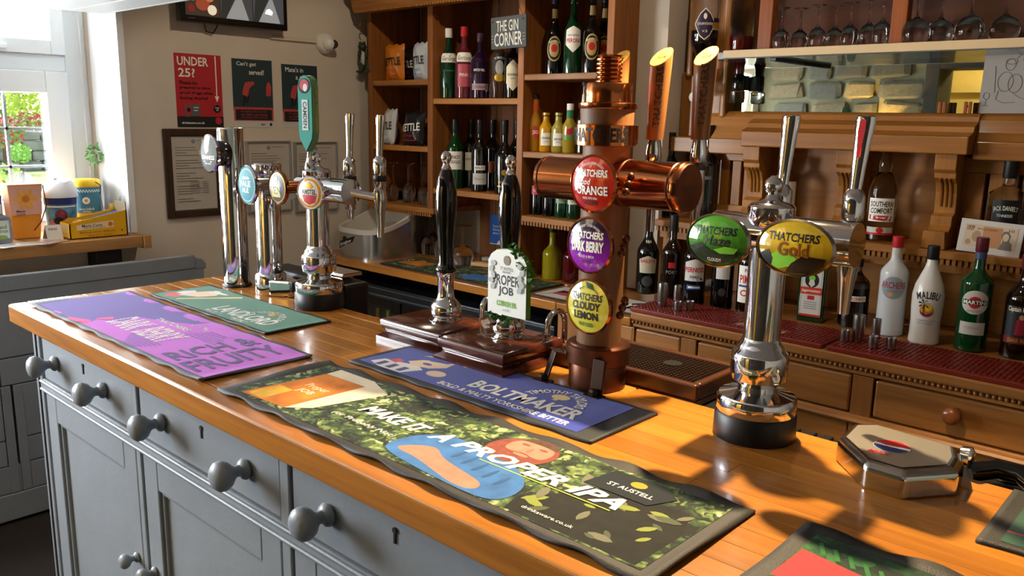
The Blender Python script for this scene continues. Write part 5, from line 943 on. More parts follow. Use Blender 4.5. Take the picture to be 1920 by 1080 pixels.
# ice bucket
ib = thing('ice_bucket', 'brushed aluminium ice bucket with white scooped rim', 'ice bucket', (-3.145, 2.49, .806)); pts = []
for i in range(48):
    a = 2*PI*i/48; ca, sa_ = math.cos(a), math.sin(a); k = (abs(ca)**3.2+abs(sa_)**3.2)**(-1/3.2); pts.append((.158*ca*k, .162*sa_*k))
def rimz(x, y): f = (y+.16)/.32; f = max(0, min(1, f)); return .135+.105*f**1.6
for nm, sc_a, zb_, zf, m_ in (('shell', 1, 0, lambda x, y: rimz(x, y)-.018, mat('brushed_aluminium', '#b9b9b6', .26, .95)),):
    v = [(x, y, 0) for x, y in pts]+[(x, y, zf(x, y)) for x, y in pts]; f = [(i, (i+1) % 48, (i+1) % 48+48, i+48) for i in range(48)]+[tuple(reversed(range(48)))]; o = M().add(v, f).build(nm, m_, ib, 50)
rings_ = [(1.0, -.020), (1.035, -.020), (1.035, 0), (1.0, .003), (.93, 0), (.90, -.10)]; v = []; f = []
for (sc, dz) in rings_: v += [(x*sc, y*sc, max(.01, rimz(x, y)+dz)) for x, y in pts]
for k in range(len(rings_)-1): f += [(k*48+i, k*48+(i+1) % 48, (k+1)*48+(i+1) % 48, (k+1)*48+i) for i in range(48)]
f.append(tuple(range((len(rings_)-1)*48, len(rings_)*48))); M().add(v, f).build('rim', mat('bucket_white', '#c9c4ba', .4), ib, 50)
def bmp(u, v, e): u += .02; return (u, -.162*max(0, 1-abs(u/.158)**3.2)**(1/3.2)-e-.0012, v)
s = Surf(bmp, ib); s.poly([(-.125, .030), (-.085, .048), (-.01, .075), (.01, .105), (-.04, .09), (-.09, .076), (-.128, .066)], BLACK, 'logo'); s.ell(-.068, .085, .014, .012, BLACK); s.text('Strongbow', -.062, .066, .10, .020, WHITE, .01, .2, rot=.32)
bk = thing('till_box', 'black box with grey lid behind the ice bucket', 'box', (-3.31, 2.76, .806)); M().box(-.05, .06, -.06, .06, 0, .28).build('case', BK, bk, None, .006); M().box(-.05, .06, -.06, .06, .281, .30).build('lid', mat('grey_lid', '#8a8682', .5), bk, None, .006)
# runners and small things on the back worktop
t, s, W, D, b = runner('back_runner', 'photo printed bar runner on the back worktop by bucket', -2.93, -2.06, 2.325, 2.56, MATB, .01, .001, 1); t.location.z = .806
s.rect(.01, W-.01, .01, D-.01, LV, 'printed_top', 10, 3); s.poly([(.02, .02), (.18, .02), (.2, .2), (.05, .2)], AMB); s.poly([(.44, .02), (.66, .02), (.64, .12), (.48, .13)], SHIRT); s.poly([(.52, .13), (.6, .13), (.6, .2), (.53, .2)], FACE)
t, s, W, D, b = runner('back_runner', 'black and white patterned bar runner right of the cordials', -2.03, -1.57, 2.325, 2.53, MATB, .01, .001, 2); t.location.z = .806
s.rect(.008, W-.008, .008, D-.008, PB, 'printed_top', 10, 3); s.rect(.02, W-.02, .02, D-.02, BLACK); s.poly([(.05, .05), (.12, .03), (.16, .07), (.1, .11), (.06, .1)], mat('runner_rose', '#b04050', .8)); s.text('HARRY', .3, .1, .2, .07, WHITE, .03)
for k, (px, py, nm, lb, c) in enumerate(((925, 488, 'note_block', 'white note block on the back worktop by the pump', '#d8d4cc'), (905, 497, 'wooden_block', 'pale wooden block lying beside the note block', '#c9a878'))):
    q = P(px, py, z=.815); t = thing(nm, lb, 'block', (q.x, q.y, .811), .3); M().box(-.05, .05, -.02, .02, 0, .016).build('block', mat('block%d' % k, c, .6), t, None, .002)
bo = thing('white_bowl', 'small white bowl behind the yellow cordial', 'bowl', (P(1008, 500, z=.81).x, P(1008, 500, z=.81).y, .811)); M().lathe([(.02, 0), (.022, .003), (.045, .03), (.047, .032), (.043, .031), (.02, .006), (.001, .005)], 24).build('bowl', PB, bo, 60)
# speed rail behind the counter
sr = thing('speed_rail', 'black glass washing rail behind the counter with steel glints', 'rail', (-1.62, 1.30, .80)); M().box(-.10, .26, -.05, .12, 0, .12).build('rail_box', RUBBER, sr, None, .006); M().box(-.1, .26, -.05, .12, -.8, 0).build('support', RUBBER, sr)
for k in range(8): M().lathe([(.007, 0), (.008, .004), (.003, .008)], 10, (-.07+k*.045, -.02+.05*(k % 2), .12)).build('steel_stud', CHROME, sr, 50)
for k in range(3): M().tube([(-.08, .03+k*.025, .125), (.24, .03+k*.025, .125)], .003, 6).build('steel_rod', STEEL, sr)
# ================================================================ right dresser: base
GP = wood('golden_pine', '#b57a3c', '#7d4c20', 'X', 9, .38, .2, .08); GPZ = wood('golden_pine_upright', '#b57a3c', '#7d4c20', 'Z', 9, .38, .2, .08)
BX0, BX1, BF = -1.875, .60, 2.30
db_ = thing('dresser_base', 'golden pine dresser base with drawers behind the counter', 'dresser', (0, 0, 0))
box('carcass', GPZ, (BX0+.01, BX1, BF+.03, 2.91, .02, .776), db_, .002)
box('end_board', GPZ, (BX0, -1.545, BF, BF+.03, .02, .772), db_, .003)
box('top_board', GP, (-1.552, BX1, BF-.012, 2.92, .802, .828), db_, .004)
box('oak_top', OAK, (-1.878, -1.554, BF-.008, 2.88, .776, .806), db_, .003)
box('top_frieze', GP, (-1.552, BX1, BF+.002, BF+.03, .776, .803), db_, .002)
mb = M()
for i in range(150):
    x = -1.545+i*.0143
    if x < BX1: mb.ball((x, BF-.002, .793), .0058, 8)
o = mb.build('bead_moulding', GP, db_, 70); o['kind'] = 'stuff'
drw = [(-1.540, -1.362), (-1.303, -.810), (-.750, -.200), (-.14, .40)]
for a, b in drw:
    d = box('drawer', GP, (a+.003, b-.003, BF+.002, BF+.03, .664, .770), db_, .006)
    if b-a > .3:
        kx = 0.02 if a < -1 else -.07 if a > -.3 else -.0
        if a > -1.0: M().lathe([(.012, 0), (.016, -.003), (.011, -.012), (.014, -.02), (.022, -.028), (.0235, -.038), (.020, -.046), (.01, -.050)], 20, (-.067 if a < -.5 else 0, -.014, .012), 'Y').build('knob', wood('knob_wood', '#8a4f2a', '#5f3218', 'Z', 14, .25, .4, .05), d, 50)
for a, b in zip(drw, drw[1:]): box('stile', GPZ, (a[1]+.002, b[0]-.002, BF, BF+.03, .30, .774), db_, .002)
box('stile', GPZ, (-1.552, -1.542, BF, BF+.03, .02, .774), db_, .002)
M().prism([(BF-.012, .638), (BF-.016, .644), (BF-.012, .651), (BF-.002, .656), (BF, .660), (BF+.03, .660), (BF+.03, .634), (BF-.004, .634)], -1.552, BX1, 'X').build('waist_moulding', GP, db_)
for a, b in drw: box('lower_panel', GP, (a+.003, b-.003, BF+.006, BF+.03, .32, .632), db_, .003)
box('plinth', GP, (-1.55, BX1, BF, BF+.03, .02, .318), db_, .003)
# ---- red bar mats
RM = mat('red_rubber_mat', '#741f0f', .4)
for nm, lb, x0, x1, txt in (('red_mat', 'red rubber bar mat under the cider tower bottles', -1.56, -.902, 'PORETTI'), ('red_mat', 'red rubber bar mat lettered PORETTI under white bottles', -.888, -.18, 'PORETTI')):
    t = thing(nm, lb, 'bar mat', ((x0+x1)/2, 2.40, .828)); W = (x1-x0)/2; M().box(-W, W, -.105, .11, 0, .014).build('base', RM, t, None, .003)
    mb = M(); nx = int(2*W/.013)
    for i in range(nx):
        for j in range(12):
            x = -W+.012+i*(2*W-.024)/(nx-1); yv = -.088+j*.0165
            if abs(x-(.12 if x0 < -1 else .24-W*.0)) < .09 and -.085 < yv < -.03: continue
            mb.box(x-.004, x+.004, yv-.005, yv+.005, .014, .017)
    mb.build('stud_pattern', RM, t)['kind'] = 'stuff'; s = plane((.12 if x0 < -1 else .24, -.058, .0145), (1, 0, 0), (0, 1, 0), t); s.text(txt, 0, 0, .15, .026, mat('pale_letter', '#c9b8a8', .5), .03); s.rect(-.085, .085, -.024, -.022, mat('pale_letter', '#c9b8a8', .5)); s.rect(-.085, .085, .022, .024, mat('pale_letter', '#c9b8a8', .5))
# ---- steel measures
def measure(label, px, py, r, h):
    q = P(px, py, z=.846); t = thing('spirit_measure', label, 'measure', (q.x, q.y+r*.6, .8455), 0, 'steel spirit measures'); mb = M().lathe([(r*.97, 0), (r, .001), (r, h-.001), (r*.99, h), (r*.92, h), (r*.91, .003), (.0005, .003)], 22); mb.build('cup', STEEL, t, 40)
    for k in (.15, .85): M().lathe([(r*1.003, h*k), (r*1.012, h*k+.001), (r*1.003, h*k+.002)], 22).build('engraved_line', STEEL, t, 60)
measure('tall steel measure beside the cider tower handles', 1238, 574, .0165, .078); measure('short steel measure, left of the touching pair', 1268, 582, .0135, .030); measure('short steel measure, right of the touching pair', 1291, 581, .0135, .030); measure('medium steel measure standing behind the touching pair', 1267, 566, .0125, .058)
measure('tall steel measure in front of the dark liqueur', 1605, 640, .0165, .078); measure('short steel measure left of the tall one', 1581, 640, .0130, .034); measure('short steel measure in front of the peach schnapps', 1634, 652, .0135, .034); measure('medium steel measure behind the two short ones', 1640, 632, .0125, .055); measure('short steel measure nearest the white rum bottle', 1668, 655, .0135, .034)
# ---- bottles on the base
ZB = .828
def bot(px, py, R): q = P(px, py, z=ZB); return (q.x, max(q.y+R*.6, 2.56), ZB)
WG = bprof(.037, .285, .16, .215, .0135, .001)
t, s = bottle('black cream liqueur bottle with oval label beside cider tower', bot(1205, 550, .04), bprof(.041, .285, .15, .22, .0145), DG1, (.24, .288, .016, BLACK), 'spirit bottles on the base'); s.poly([(-.03, .08), (.03, .08), (.034, .13), (0, .145), (-.034, .13)], mat('cream_label', '#b9b098', .4), 'label', 3); s.text('BAILEYS', 0, .125, .055, .013, RED, .02); s.text('R&A', 0, .195, .02, .01, CREAM, .01); s.ell(0, .05, .02, .02, mat('faint_grey', '#3c3a38', .4), rings=3)
t, s = bottle('dark fortified wine bottle with red seal label', bot(1250, 560, .037), bprof(.037, .30, .165, .22, .0135, .001), DG3, (.245, .302, .0155, mat('grey_black_cap', '#22211f', .4)), 'spirit bottles on the base'); s.rect(-.012, .012, .115, .135, RED, 'label', 4); s.text('PORT', 0, .1, .04, .012, GREY, 0)
t, s = bottle('aniseed bottle with white label and red lettering', bot(1292, 570, .04), bprof(.040, .285, .165, .225, .0135), DG1, (.25, .287, .0155, BLACK), 'spirit bottles on the base'); s.poly([(-.036, .085), (.036, .085), (.036, .15), (.015, .158), (0, .163), (-.015, .158), (-.036, .15)], PB, 'label', 3); s.text('PERNOD', 0, .125, .068, .018, RED, .03); s.text('PARIS', 0, .1, .03, .008, mat('pernod_blue', '#1f3f8a', .4), .01); lab(s, .05, .055, .072, mat('pernod_blue', '#1f3f8a', .4)); s.rect(-.02, .02, .06, .067, WHITE, nu=5)
t, s = bottle('black bottle with small plain white label under the lens', bot(1345, 578, .037), bprof(.037, .29, .165, .225, .0135), DG1, (.25, .292, .0155, BLACK), 'spirit bottles on the base'); lab(s, .046, .105, .155, PB); s.ell(0, .06, .012, .014, mat('faint_grey', '#3c3a38', .4), rings=2); s.rect(-.015, .015, .125, .127, GREY)
t, s = bottle('fruit cup bottle with white and red label left of column', bot(1395, 585, .041), bprof(.041, .29, .17, .225, .0135), DG3, (.25, .292, .0155, RED), 'spirit bottles on the base'); lab(s, .085, .035, .16, WHITE); s.text("PIMM'S", 0, .115, .07, .030, RED, .03); s.text('No 1', 0, .145, .035, .012, mat('pernod_blue', '#1f3f8a', .4), .02); s.rect(-.038, .038, .088, .095, mat('pernod_blue', '#1f3f8a', .4), nu=6); s.text('CUP', 0, .068, .06, .022, RED, .02)
# square herbal liqueur
q = bot(1515, 603, .04); t = thing('bottle', 'square green herbal liqueur bottle with stag label', 'bottle', q, facing(q)+PI/2-.25, 'spirit bottles on the base')
M().box(-.042, .042, -.030, .030, 0, .185).build('glass_body', mat('herbal_green', '#083018', .06, coat=.6), t, None, .008, None, None, 3); M().lathe([(.028, .18), (.022, .2), (.0135, .215), (.0135, .26)], 20).build('neck', mat('herbal_green', '#083018', .06, coat=.6), t, 40); M().lathe([(.016, .245), (.016, .272)], 18).build('cap', mat('herbal_cap', '#1a3a22', .4), t)
s = plane((0, -.0306, 0), (1, 0, 0), (0, 0, 1), t); s.rect(-.034, .034, .02, .172, PB, 'label'); s.rect(-.031, .031, .023, .169, mat('label_line_green', '#2c5a34', .5)); s.rect(-.030, .030, .024, .168, PB); s.ell(0, .138, .022, .024, BLACK); s.ell(0, .145, .010, .010, mat('stag_green', '#6fc43c', .4)); s.poly([(-.01, .125), (0, .115), (.01, .125), (.006, .14), (-.006, .14)], PB); s.rect(-.034, .034, .092, .115, mat('label_orange_red', '#c03a1e', .4)); s.text('Jagermeister', 0, .103, .06, .012, WHITE, .01); s.rect(-.01, .01, .075, .088, RED); s.rect(-.034, .034, .02, .027, RED)
for k in range(4): s.rect(-.02, .02, .045+k*.007, .047+k*.007, GREY)
t, s = bottle('clear ribbed liqueur bottle half full of dark spirit', bot(1590, 612, .045), bprof(.044, .21, .135, .18, .015), CLB, (.19, .215, .018, BLACK), 'spirit bottles on the base', (.125, mat('dark_spirit', '#1c0f0a', .1, trans=.1))); lab(s, .075, .085, .102, WHITE); s.text('DISARONNO', 0, .0935, .068, .011, RED, .02)
for k in range(6): M().lathe([(.0442, .02+k*.01), (.0455, .024+k*.01), (.0442, .028+k*.01)], 24).build('rib', CLB, t, 60)
MLK = mat('frosted_white_bottle', '#c9cfd2', .22, coat=.4)
t, s = bottle('frosted white schnapps bottle with red foil cap', bot(1660, 628, .04), bprof(.040, .290, .19, .238, .0145), MLK, (.268, .302, .0165, RED), 'spirit bottles on the base'); s.ell(0, .15, .034, .034, mat('silver_disc', '#8f9aa2', .35), 'label', rings=4); s.text('ARCHERS', 0, .158, .072, .020, mat('archers_red', '#a03040', .4), .02); s.ell(-.006, .13, .007, .007, mat('peach_dot', '#d89a5a', .4), rings=2); s.text('PEACH SCHNAPPS', 0, .14, .045, .005, GREY, 0); s.rect(-.014, .014, .245, .262, PB, nu=5)
t, s = bottle('white coconut rum bottle printed with palm sunset', bot(1725, 645, .042), [(.038, 0), (.042, .006), (.0405, .03), (.0405, .07), (.043, .11), (.0435, .145), (.038, .175), (.026, .205), (.018, .225), (.0145, .24), (.0145, .285)], mat('white_rum_bottle', '#dedcd6', .25, coat=.4), (.250, .290, .0165, BLACK), 'spirit bottles on the base'); s.text('MALIBU', 0, .150, .066, .021, BLACK, .02, arc=.09); s.ell(0, .105, .019, .019, mat('sunset_orange', '#d8902a', .4), 'label', rings=3); s.ell(0, .105, .0188, .0188, mat('sunset_magenta', '#8a2a5a', .4), rings=3, a0=PI*1.05, a1=PI*1.95); s.ell(.004, .112, .010, .010, mat('sun_yellow', '#e8c83c', .4), rings=2)
for k in range(7): a = k*.9; s.poly([(-.008, .125), (-.008+.014*math.cos(a), .125+.014*math.sin(a)), (-.008+.016*math.cos(a+.3), .123+.014*math.sin(a+.3))], BLACK)
s.rect(-.0085, -.0065, .092, .125, BLACK); s.text('CARIBBEAN RUM', 0, .075, .05, .005, GREY, 0); s.text('WITH COCONUT', 0, .067, .045, .005, GREY, 0)
t, s = bottle('green vermouth bottle with white roundel and red cap', bot(1812, 658, .042), bprof(.042, .310, .195, .240, .0145, .001), mat('vermouth_green', '#07401c', .05, trans=.15, coat=.6), (.285, .325, .0165, mat('maroon_cap', '#5a1420', .35)), 'spirit bottles on the base'); s.ell(0, .145, .036, .034, PB, 'label', rings=4); s.ell(0, .145, .017, .017, RED, rings=3); s.rect(-.033, .033, .138, .152, BLACK, nu=8); s.text('MARTINI', 0, .145, .060, .011, WHITE, .03); s.text('EXTRA DRY', 0, .12, .035, .005, GREY, 0); lab(s, .066, .052, .088, PB); s.text('TORINO', 0, .072, .04, .007, GREY, 0); s.rect(-.015, .015, .265, .284, mat('neck_blue', '#3c4a70', .4), nu=5)
t, s = bottle('dark rum bottle with pirate label at right edge', bot(1900, 672, .042), bprof(.043, .285, .165, .225, .0145), DG3, (.248, .290, .0165, mat('maroon_cap', '#5a1420', .35)), 'spirit bottles on the base'); lab(s, .08, .045, .15, mat('rum_label', '#22262a', .4)); s.text('Captain Morgan', 0, .14, .07, .018, CREAM, .02, .1); s.poly([(-.012, .07), (.014, .07), (.012, .1), (.018, .11), (.004, .125), (-.01, .11)], mat('coat_crimson', '#8a2430', .4), 'emblem', 2); s.ell(.002, .12, .006, .007, mat('emblem_skin', '#b98a6a', .4), rings=2); lab(s, .08, .045, .065, mat('rum_red', '#6a1c18', .4)); s.text('DARK RUM', 0, .055, .05, .011, GOLD, .02)
# ================================================================ right dresser: upper part
UP = wood('honey_pine', '#a8702e', '#76471a', 'X', 7, .45, .1, .06); UPZ = wood('honey_pine_upright', '#a8702e', '#76471a', 'Z', 7, .45, .1, .06)
du = thing('mirror_dresser', 'golden pine back bar with mirror, corbels and glass shelf', 'dresser', (0, 0, .829)); ux = lambda nm, m, x0, x1, y0, y1, z0, z1, bev=.002, par=None: box(nm, m, (x0, x1, y0, y1, z0-.829, z1-.829), par or du, bev)
RX = .45
ux('back_panel', UP, -1.715, RX, 2.87, 2.90, .829, 1.49); ux('dentil_shelf', UP, -1.72, RX, 2.66, 2.87, 1.072, 1.096, .003); ux('shelf_apron', UP, -1.70, RX, 2.675, 2.69, 1.030, 1.072, .002)
mb = M()
for i in range(130):
    x = -1.71+i*.0165
    if x < RX: mb.box(x, x+.010, 2.664, 2.676, 1.055-.829, 1.074-.829)
mb.build('dentil_strip', UP, du)['kind'] = 'stuff'
for a in (-1.70, -.35): ux('shelf_support', UPZ, a, a+.03, 2.70, 2.87, .829, 1.05)
# fluted side panels: slats with open slots
def fluted(x0, x1, zt):
    n = 4; sw_ = .012; w_ = (x1-x0-(n-1)*sw_)/n
    for i in range(n): ux('flute_slat', UPZ, x0+i*(w_+sw_), x0+i*(w_+sw_)+w_, 2.80, 2.82, 1.16, zt-.045, .002)
    ux('flute_rail', UP, x0, x1, 2.80, 2.82, 1.097, 1.16, .002); ux('flute_rail', UP, x0, x1, 2.80, 2.82, zt-.045, zt, .002)
fluted(-1.58, -1.405, 1.365); fluted(-.735, -.40, 1.365)
# corbels
def corbel(xc):
    pts = [(2.86, 1.097), (2.685, 1.097), (2.685, 1.125), (2.70, 1.14), (2.728, 1.165), (2.728, 1.19), (2.752, 1.20), (2.752, 1.225), (2.748, 1.26), (2.735, 1.29), (2.715, 1.305), (2.715, 1.32), (2.705, 1.33), (2.705, 1.376), (2.86, 1.376)]
    c = M().prism([(a, b-.829) for a, b in pts], xc-.030, xc+.030, 'X').build('corbel', UPZ, du, None, .002)
    for k in (-1, 0, 1): M().tube([(xc+k*.013, 2.750, 1.218-.829), (xc+k*.013, 2.745, 1.26-.829), (xc+k*.013, 2.732, 1.29-.829), (xc+k*.013, 2.716, 1.305-.829)], .0045, 6).build('reed', UPZ, c, 60)
    M().prism([(xc-.034, 1.097-.829), (xc+.034, 1.097-.829), (xc+.03, 1.15-.829), (xc-.03, 1.15-.829)], 2.672, 2.70, 'Y').build('corbel_foot', UPZ, c, None, .002)
for xc in (-1.370, -1.045, -.748): corbel(xc)
# breakfront moulding under the mirror
ux('moulding', UP, -1.405, -.690, 2.690, 2.87, 1.376, 1.428, .004); ux('moulding', UP, -1.72, -1.405, 2.745, 2.87, 1.345, 1.40, .004); ux('moulding', UP, -.690, RX, 2.745, 2.87, 1.362, 1.415, .004)
M().prism([(2.69, 1.428-.829), (2.86, 1.428-.829), (2.86, 1.495-.829), (2.79, 1.495-.829), (2.775, 1.485-.829), (2.77, 1.47-.829), (2.735, 1.455-.829), (2.73, 1.44-.829)], -1.405, -.690, 'X').build('cap_moulding', UP, du); M().prism([(2.745, 1.40-.829), (2.86, 1.40-.829), (2.86, 1.495-.829), (2.795, 1.495-.829), (2.78, 1.475-.829), (2.765, 1.44-.829)], -1.60, -1.405, 'X').build('cap_moulding', UP, du); M().prism([(2.745, 1.415-.829), (2.86, 1.415-.829), (2.86, 1.495-.829), (2.795, 1.495-.829), (2.78, 1.475-.829), (2.765, 1.44-.829)], -.690, RX, 'X').build('cap_moulding', UP, du)
# stepped left stile of the mirror frame
ux('frame_stile', UPZ, -1.72, -1.655, 2.80, 2.90, 1.345, 1.635, .006); ux('frame_stile', UPZ, -1.675, -1.545, 2.79, 2.90, 1.40, 2.25, .006); ux('frame_bead', UPZ, -1.545, -1.520, 2.775, 2.90, 1.47, 2.25, .008); ux('frame_bead', UPZ, -1.69, -1.665, 2.775, 2.88, 1.62, 2.25, .008)
M().lathe([(.018, 0), (.018, -.01), (.012, -.014)], 20, (-1.655, 2.79, 1.545-.829), 'Y').build('white_boss', PLW, du, 40)
mi = ux('mirror', mat('mirror_silver', '#a9b2a8', .015, 1), -1.522, RX, 2.842, 2.85, 1.488, 1.665, 0)
ux('reflection_panel', wood('red_brown_back', '#54290f', '#341708', 'X', 6, .6, 0, .05), -1.52, RX, 2.86, 2.90, 1.66, 2.25, 0)  # wood panel in place of mirror, coloured like its red-brown reflection
GSH = mat('blue_grey_shelf', '#5f747c', .22, coat=.5, var=.12, vscale=5)
gs = ux('shelf', GSH, -1.50, RX, 2.605, 2.855, 1.662, 1.684, .001); ux('shelf_edge', mat('cream_edge', '#c9b088', .5), -1.44, RX, 2.592, 2.605, 1.664, 1.689, .002)
for a, b in ((-1.345, -1.298), (-.925, -.880)): ux('shelf_post', wood('red_pine_post', '#96501f', '#6a3412', 'Z', 9, .4, .1, .05), a, b, 2.64, 2.68, 1.684, 2.25, .003)
ux('shelf_bracket', mat('dark_steel_bracket', '#3c4448', .4, .6), -1.285, -1.265, 2.62, 2.84, 1.652, 1.662, .001); ux('head_rail', UP, -1.72, RX, 2.60, 2.90, 2.25, 2.30)
# optics
def optic(label, px, y, R, H, ztop, liq, lq, lblm, led=False):
    q = P(px, 60, y=y); t = thing('optic_bottle', label, 'bottle', (q.x, y, ztop), 0, 'inverted spirit bottles'); pf = [(R*.92, 0), (R, -.006), (R, -.15), (R*.92, -.175), (R*.6, -.20), (.016, -.222), (.0145, -.25)]
    M().lathe(pf[::-1], 26).build('glass_body', CLB, t, 40); M().lathe([(r-.003, z) for r, z in pf[::-1] if z < lq]+[(R-.003, lq)], 26).build('liquid', liq, t, 40)
    M().lathe([(.018, -.30), (.02, -.29), (.02, -.25), (.016, -.245)], 18).build('optic_valve', BLKGLOSS, t, 40); M().lathe([(.022, -.345), (.026, -.34), (.026, -.305), (.02, -.30)], 18).build('measure_chamber', CLB, t, 40); M().box(-.015, .015, .02, .075 if y < 2.75 else .05, -.30, -.25).build('wall_clip', RUBBER, t)
    if lblm:
        s = cyl(lambda z: R, facing((q.x, y)), t, .0006); s.poly([(0, -.16), (.018, -.145), (.038, -.105), (.018, -.07), (0, -.052), (-.018, -.07), (-.038, -.105), (-.018, -.145)], CREAM, 'label', 3); s.poly([(0, -.156), (.017, -.142), (.035, -.105), (.017, -.073), (0, -.056), (-.017, -.073), (-.035, -.105), (-.017, -.142)], lblm, 'label', 3); s.text('COURVOISIER', 0, -.105, .056, .008, CREAM, .01); s.text('V.S', 0, -.130, .018, .008, CREAM, .01); s.ell(0, -.08, .006, .010, CREAM, rings=2); s.rect(.03, .06, -.10, -.085, lblm, nu=5); s.rect(.025, .06, -.118, -.101, GOLD, nu=5)
    if led: M().box(-.02, .02, -.062, -.055, -.205, -.178).build('led_display', mat('led_red', '#ff2a1c', .4, emit=3), t)
    return t
optic('inverted brandy bottle with purple diamond label above the handles', 1321, 2.718, .048, .25, 1.895, mat('dark_brandy', '#1a0c10', .05, coat=.5), -.125, mat('brandy_purple', '#2e1a3a', .4)); optic('added inverted bottle standing in for a mirror reflection, red display', 1391, 2.765, .040, .25, 1.868, mat('red_spirit', '#6a0f0c', .05, trans=.3), -.12, None, True)  # second bottle is solid geometry for the first one's mirror reflection
# glasses on the shelf
for i, px in enumerate((1463, 1497, 1530, 1562, 1590, 1625, 1650)):
    yy = 2.66+.045*(i % 2); q = P(px, 92, y=yy); wineglass(('leftmost', 'second from left', 'third from left', 'middle', 'third from right', 'second from right', 'rightmost')[i]+' upturned stem glass on the shelf above mirror', (q.x, yy, 1.685), .135 if i < 5 else .15, .027, 'stem glasses above the mirror')
for i, px in enumerate((1715, 1760, 1815, 1880)):
    yy = 2.66+.06*(i % 2); q = P(px, 78, y=yy); wineglass('upturned balloon glass on the mirror shelf, '+('leftmost of four', 'second of four', 'third of four', 'nearest the right edge')[i], (q.x, yy, 1.685), .15, .040, 'balloon glasses above the mirror', 'balloon_glass')
q = P(1437, 92, y=2.72); wineglass('single upturned glass left of the shelf post', (q.x, 2.72, 1.685), .10, .02, None)
# paper sketch and pegs on the mirror ledge
sk = thing('sketch', 'white page with a pencil figure sketch leaning on mirror', 'sketch', (P(1905, 160, y=2.80).x, 2.806, 1.496)); M().box(-.092, .092, 0, .0012, 0, .178).build('page', mat('sketch_paper', '#b4aca2', .7), sk); sk.rotation_euler = (-.03, 0, 0); INK = mat('pencil', '#6a635c', .7); s = plane((0, -.0004, 0), (1, 0, 0), (0, 0, 1), sk, .0003)
def stroke(pts, r=.0007): M().tube([(a, -.0006, b) for a, b in pts], r, 4).build('pencil_line', INK, sk)
for k in range(9): s.ell(-.078+k*.019, .170, .003, .003, BLACK, 'punch_hole')
def ring(cx, cy, a, b, n=14): stroke([(cx+a*math.cos(2*PI*i/n), cy+b*math.sin(2*PI*i/n)) for i in range(n+1)])
ring(-.022, .138, .013, .016); ring(-.02, .147, .015, .008); ring(-.03, .09, .02, .028); ring(-.005, .085, .018, .026); ring(-.075, .05, .008, .010); stroke([(-.075, .04), (-.075, .025), (-.082, .022), (-.067, .022)]); stroke([(-.045, .065), (-.05, .04), (-.03, .03), (.0, .032)]); stroke([(-.01, .06), (.01, .045), (.04, .035), (.07, .04)]); stroke([(-.008, .155), (.0, .165), (.02, .16), (.04, .158)]); ring(.02, .152, .012, .006); stroke([(-.06, .135), (-.055, .06)]); ring(.045, .1, .02, .03); stroke([(.02, .13), (.035, .12), (.06, .13)])
for k, (px, lb) in enumerate(((1766, 'small wooden peg on the mirror ledge, left one'), (1814, 'small wooden peg on the mirror ledge, right one'))):
    q = P(px, 205, y=2.79); t = thing('wooden_peg', lb, 'peg', (q.x, 2.79, 1.495), .2, 'pegs on the mirror ledge'); PW = mat('peg_orange', '#b0622c', .5); M().box(-.011, -.001, -.006, .006, 0, .034).build('jaw', PW, t, None, .002); M().box(.001, .011, -.006, .006, 0, .034).build('jaw', PW, t, None, .002); M().tube([(-.003, 0, .02), (.003, 0, .02)], .004, 8).build('spring', STEEL, t)
# bottles on the dentil shelf
Z2 = 1.097
def bsh(px, y=2.775): q = P(px, 400, y=y); return (q.x, y, Z2)
t, s = bottle('clear whiskey liqueur bottle with white label and red cap', bsh(1652, 2.75), [(.040, 0), (.043, .005), (.043, .135), (.043, .155), (.040, .178), (.030, .20), (.018, .215), (.0185, .225), (.020, .24), (.018, .252), (.0145, .262), (.0145, .29)], CLB, (.282, .318, .0165, RED), 'bottles on the dentil shelf', (.02, mat('amber_rest', '#6a3a14', .1, trans=.5))); lab(s, .082, .062, .135, WHITE); s.text('SOUTHERN', 0, .117, .070, .017, BLACK, .02); s.text('COMFORT', 0, .096, .066, .017, BLACK, .02); s.poly([(-.035, .068), (.03, .064), (.035, .08), (-.035, .083)], RED, rings=2); s.text('Original', 0, .075, .03, .006, WHITE, 0); lab(s, .084, .026, .044, PB); lab(s, .084, .020, .027, RED); s.ell(0, .035, .010, .009, RED, rings=2)
t, s = bottle('square shouldered whiskey bottle with black cap and black label', bsh(1884, 2.77), bprof(.045, .265, .165, .20, .0155), CLB, (.215, .268, .0185, BLACK), 'bottles on the dentil shelf', (.13, mat('whiskey_amber', '#4a240c', .1, trans=.4)), square=True); s = cyl(lambda z: .0475 if z < .165 else .03, facing(bsh(1884, 2.77)), t); lab(s, .072, .09, .155, BLACK); s.text("JACK DANIEL'S", 0, .130, .066, .018, WHITE, .02, arc=.12); s.text('TENNESSEE', 0, .11, .04, .008, WHITE, .01)
t, s = bottle('clear spirit bottle with white label behind chrome lever', bsh(1468, 2.78), bprof(.043, .25, .17, .21, .015), CLB, (.22, .252, .017, PB), 'bottles on the dentil shelf'); lab(s, .08, .06, .165, PB); s.text('GIN', 0, .12, .05, .02, GREY, .01)
t, s = bottle('tall black wine bottle behind the right wooden handle', bsh(1322, 2.76), bprof(.041, .345, .20, .26, .0165, .001), DG1, (.30, .348, .0175, BLACK), 'bottles on the dentil shelf'); s.text('1888', 0, .16, .03, .012, GREY, .0); s.rect(-.02, .02, .07, .072, GREY)
t, s = bottle('dark bottle with black and red neck foil between handles', bsh(1252, 2.76), bprof(.038, .315, .18, .24, .0140, .001), DG1, (.255, .318, .0155, mat('foil_black_red', '#2a0a0c', .35)), 'bottles on the dentil shelf'); s2 = cyl(lambda z: .0158, facing(bsh(1252, 2.76)), t); s2.text('Z', 0, .285, .014, .02, RED, .02)
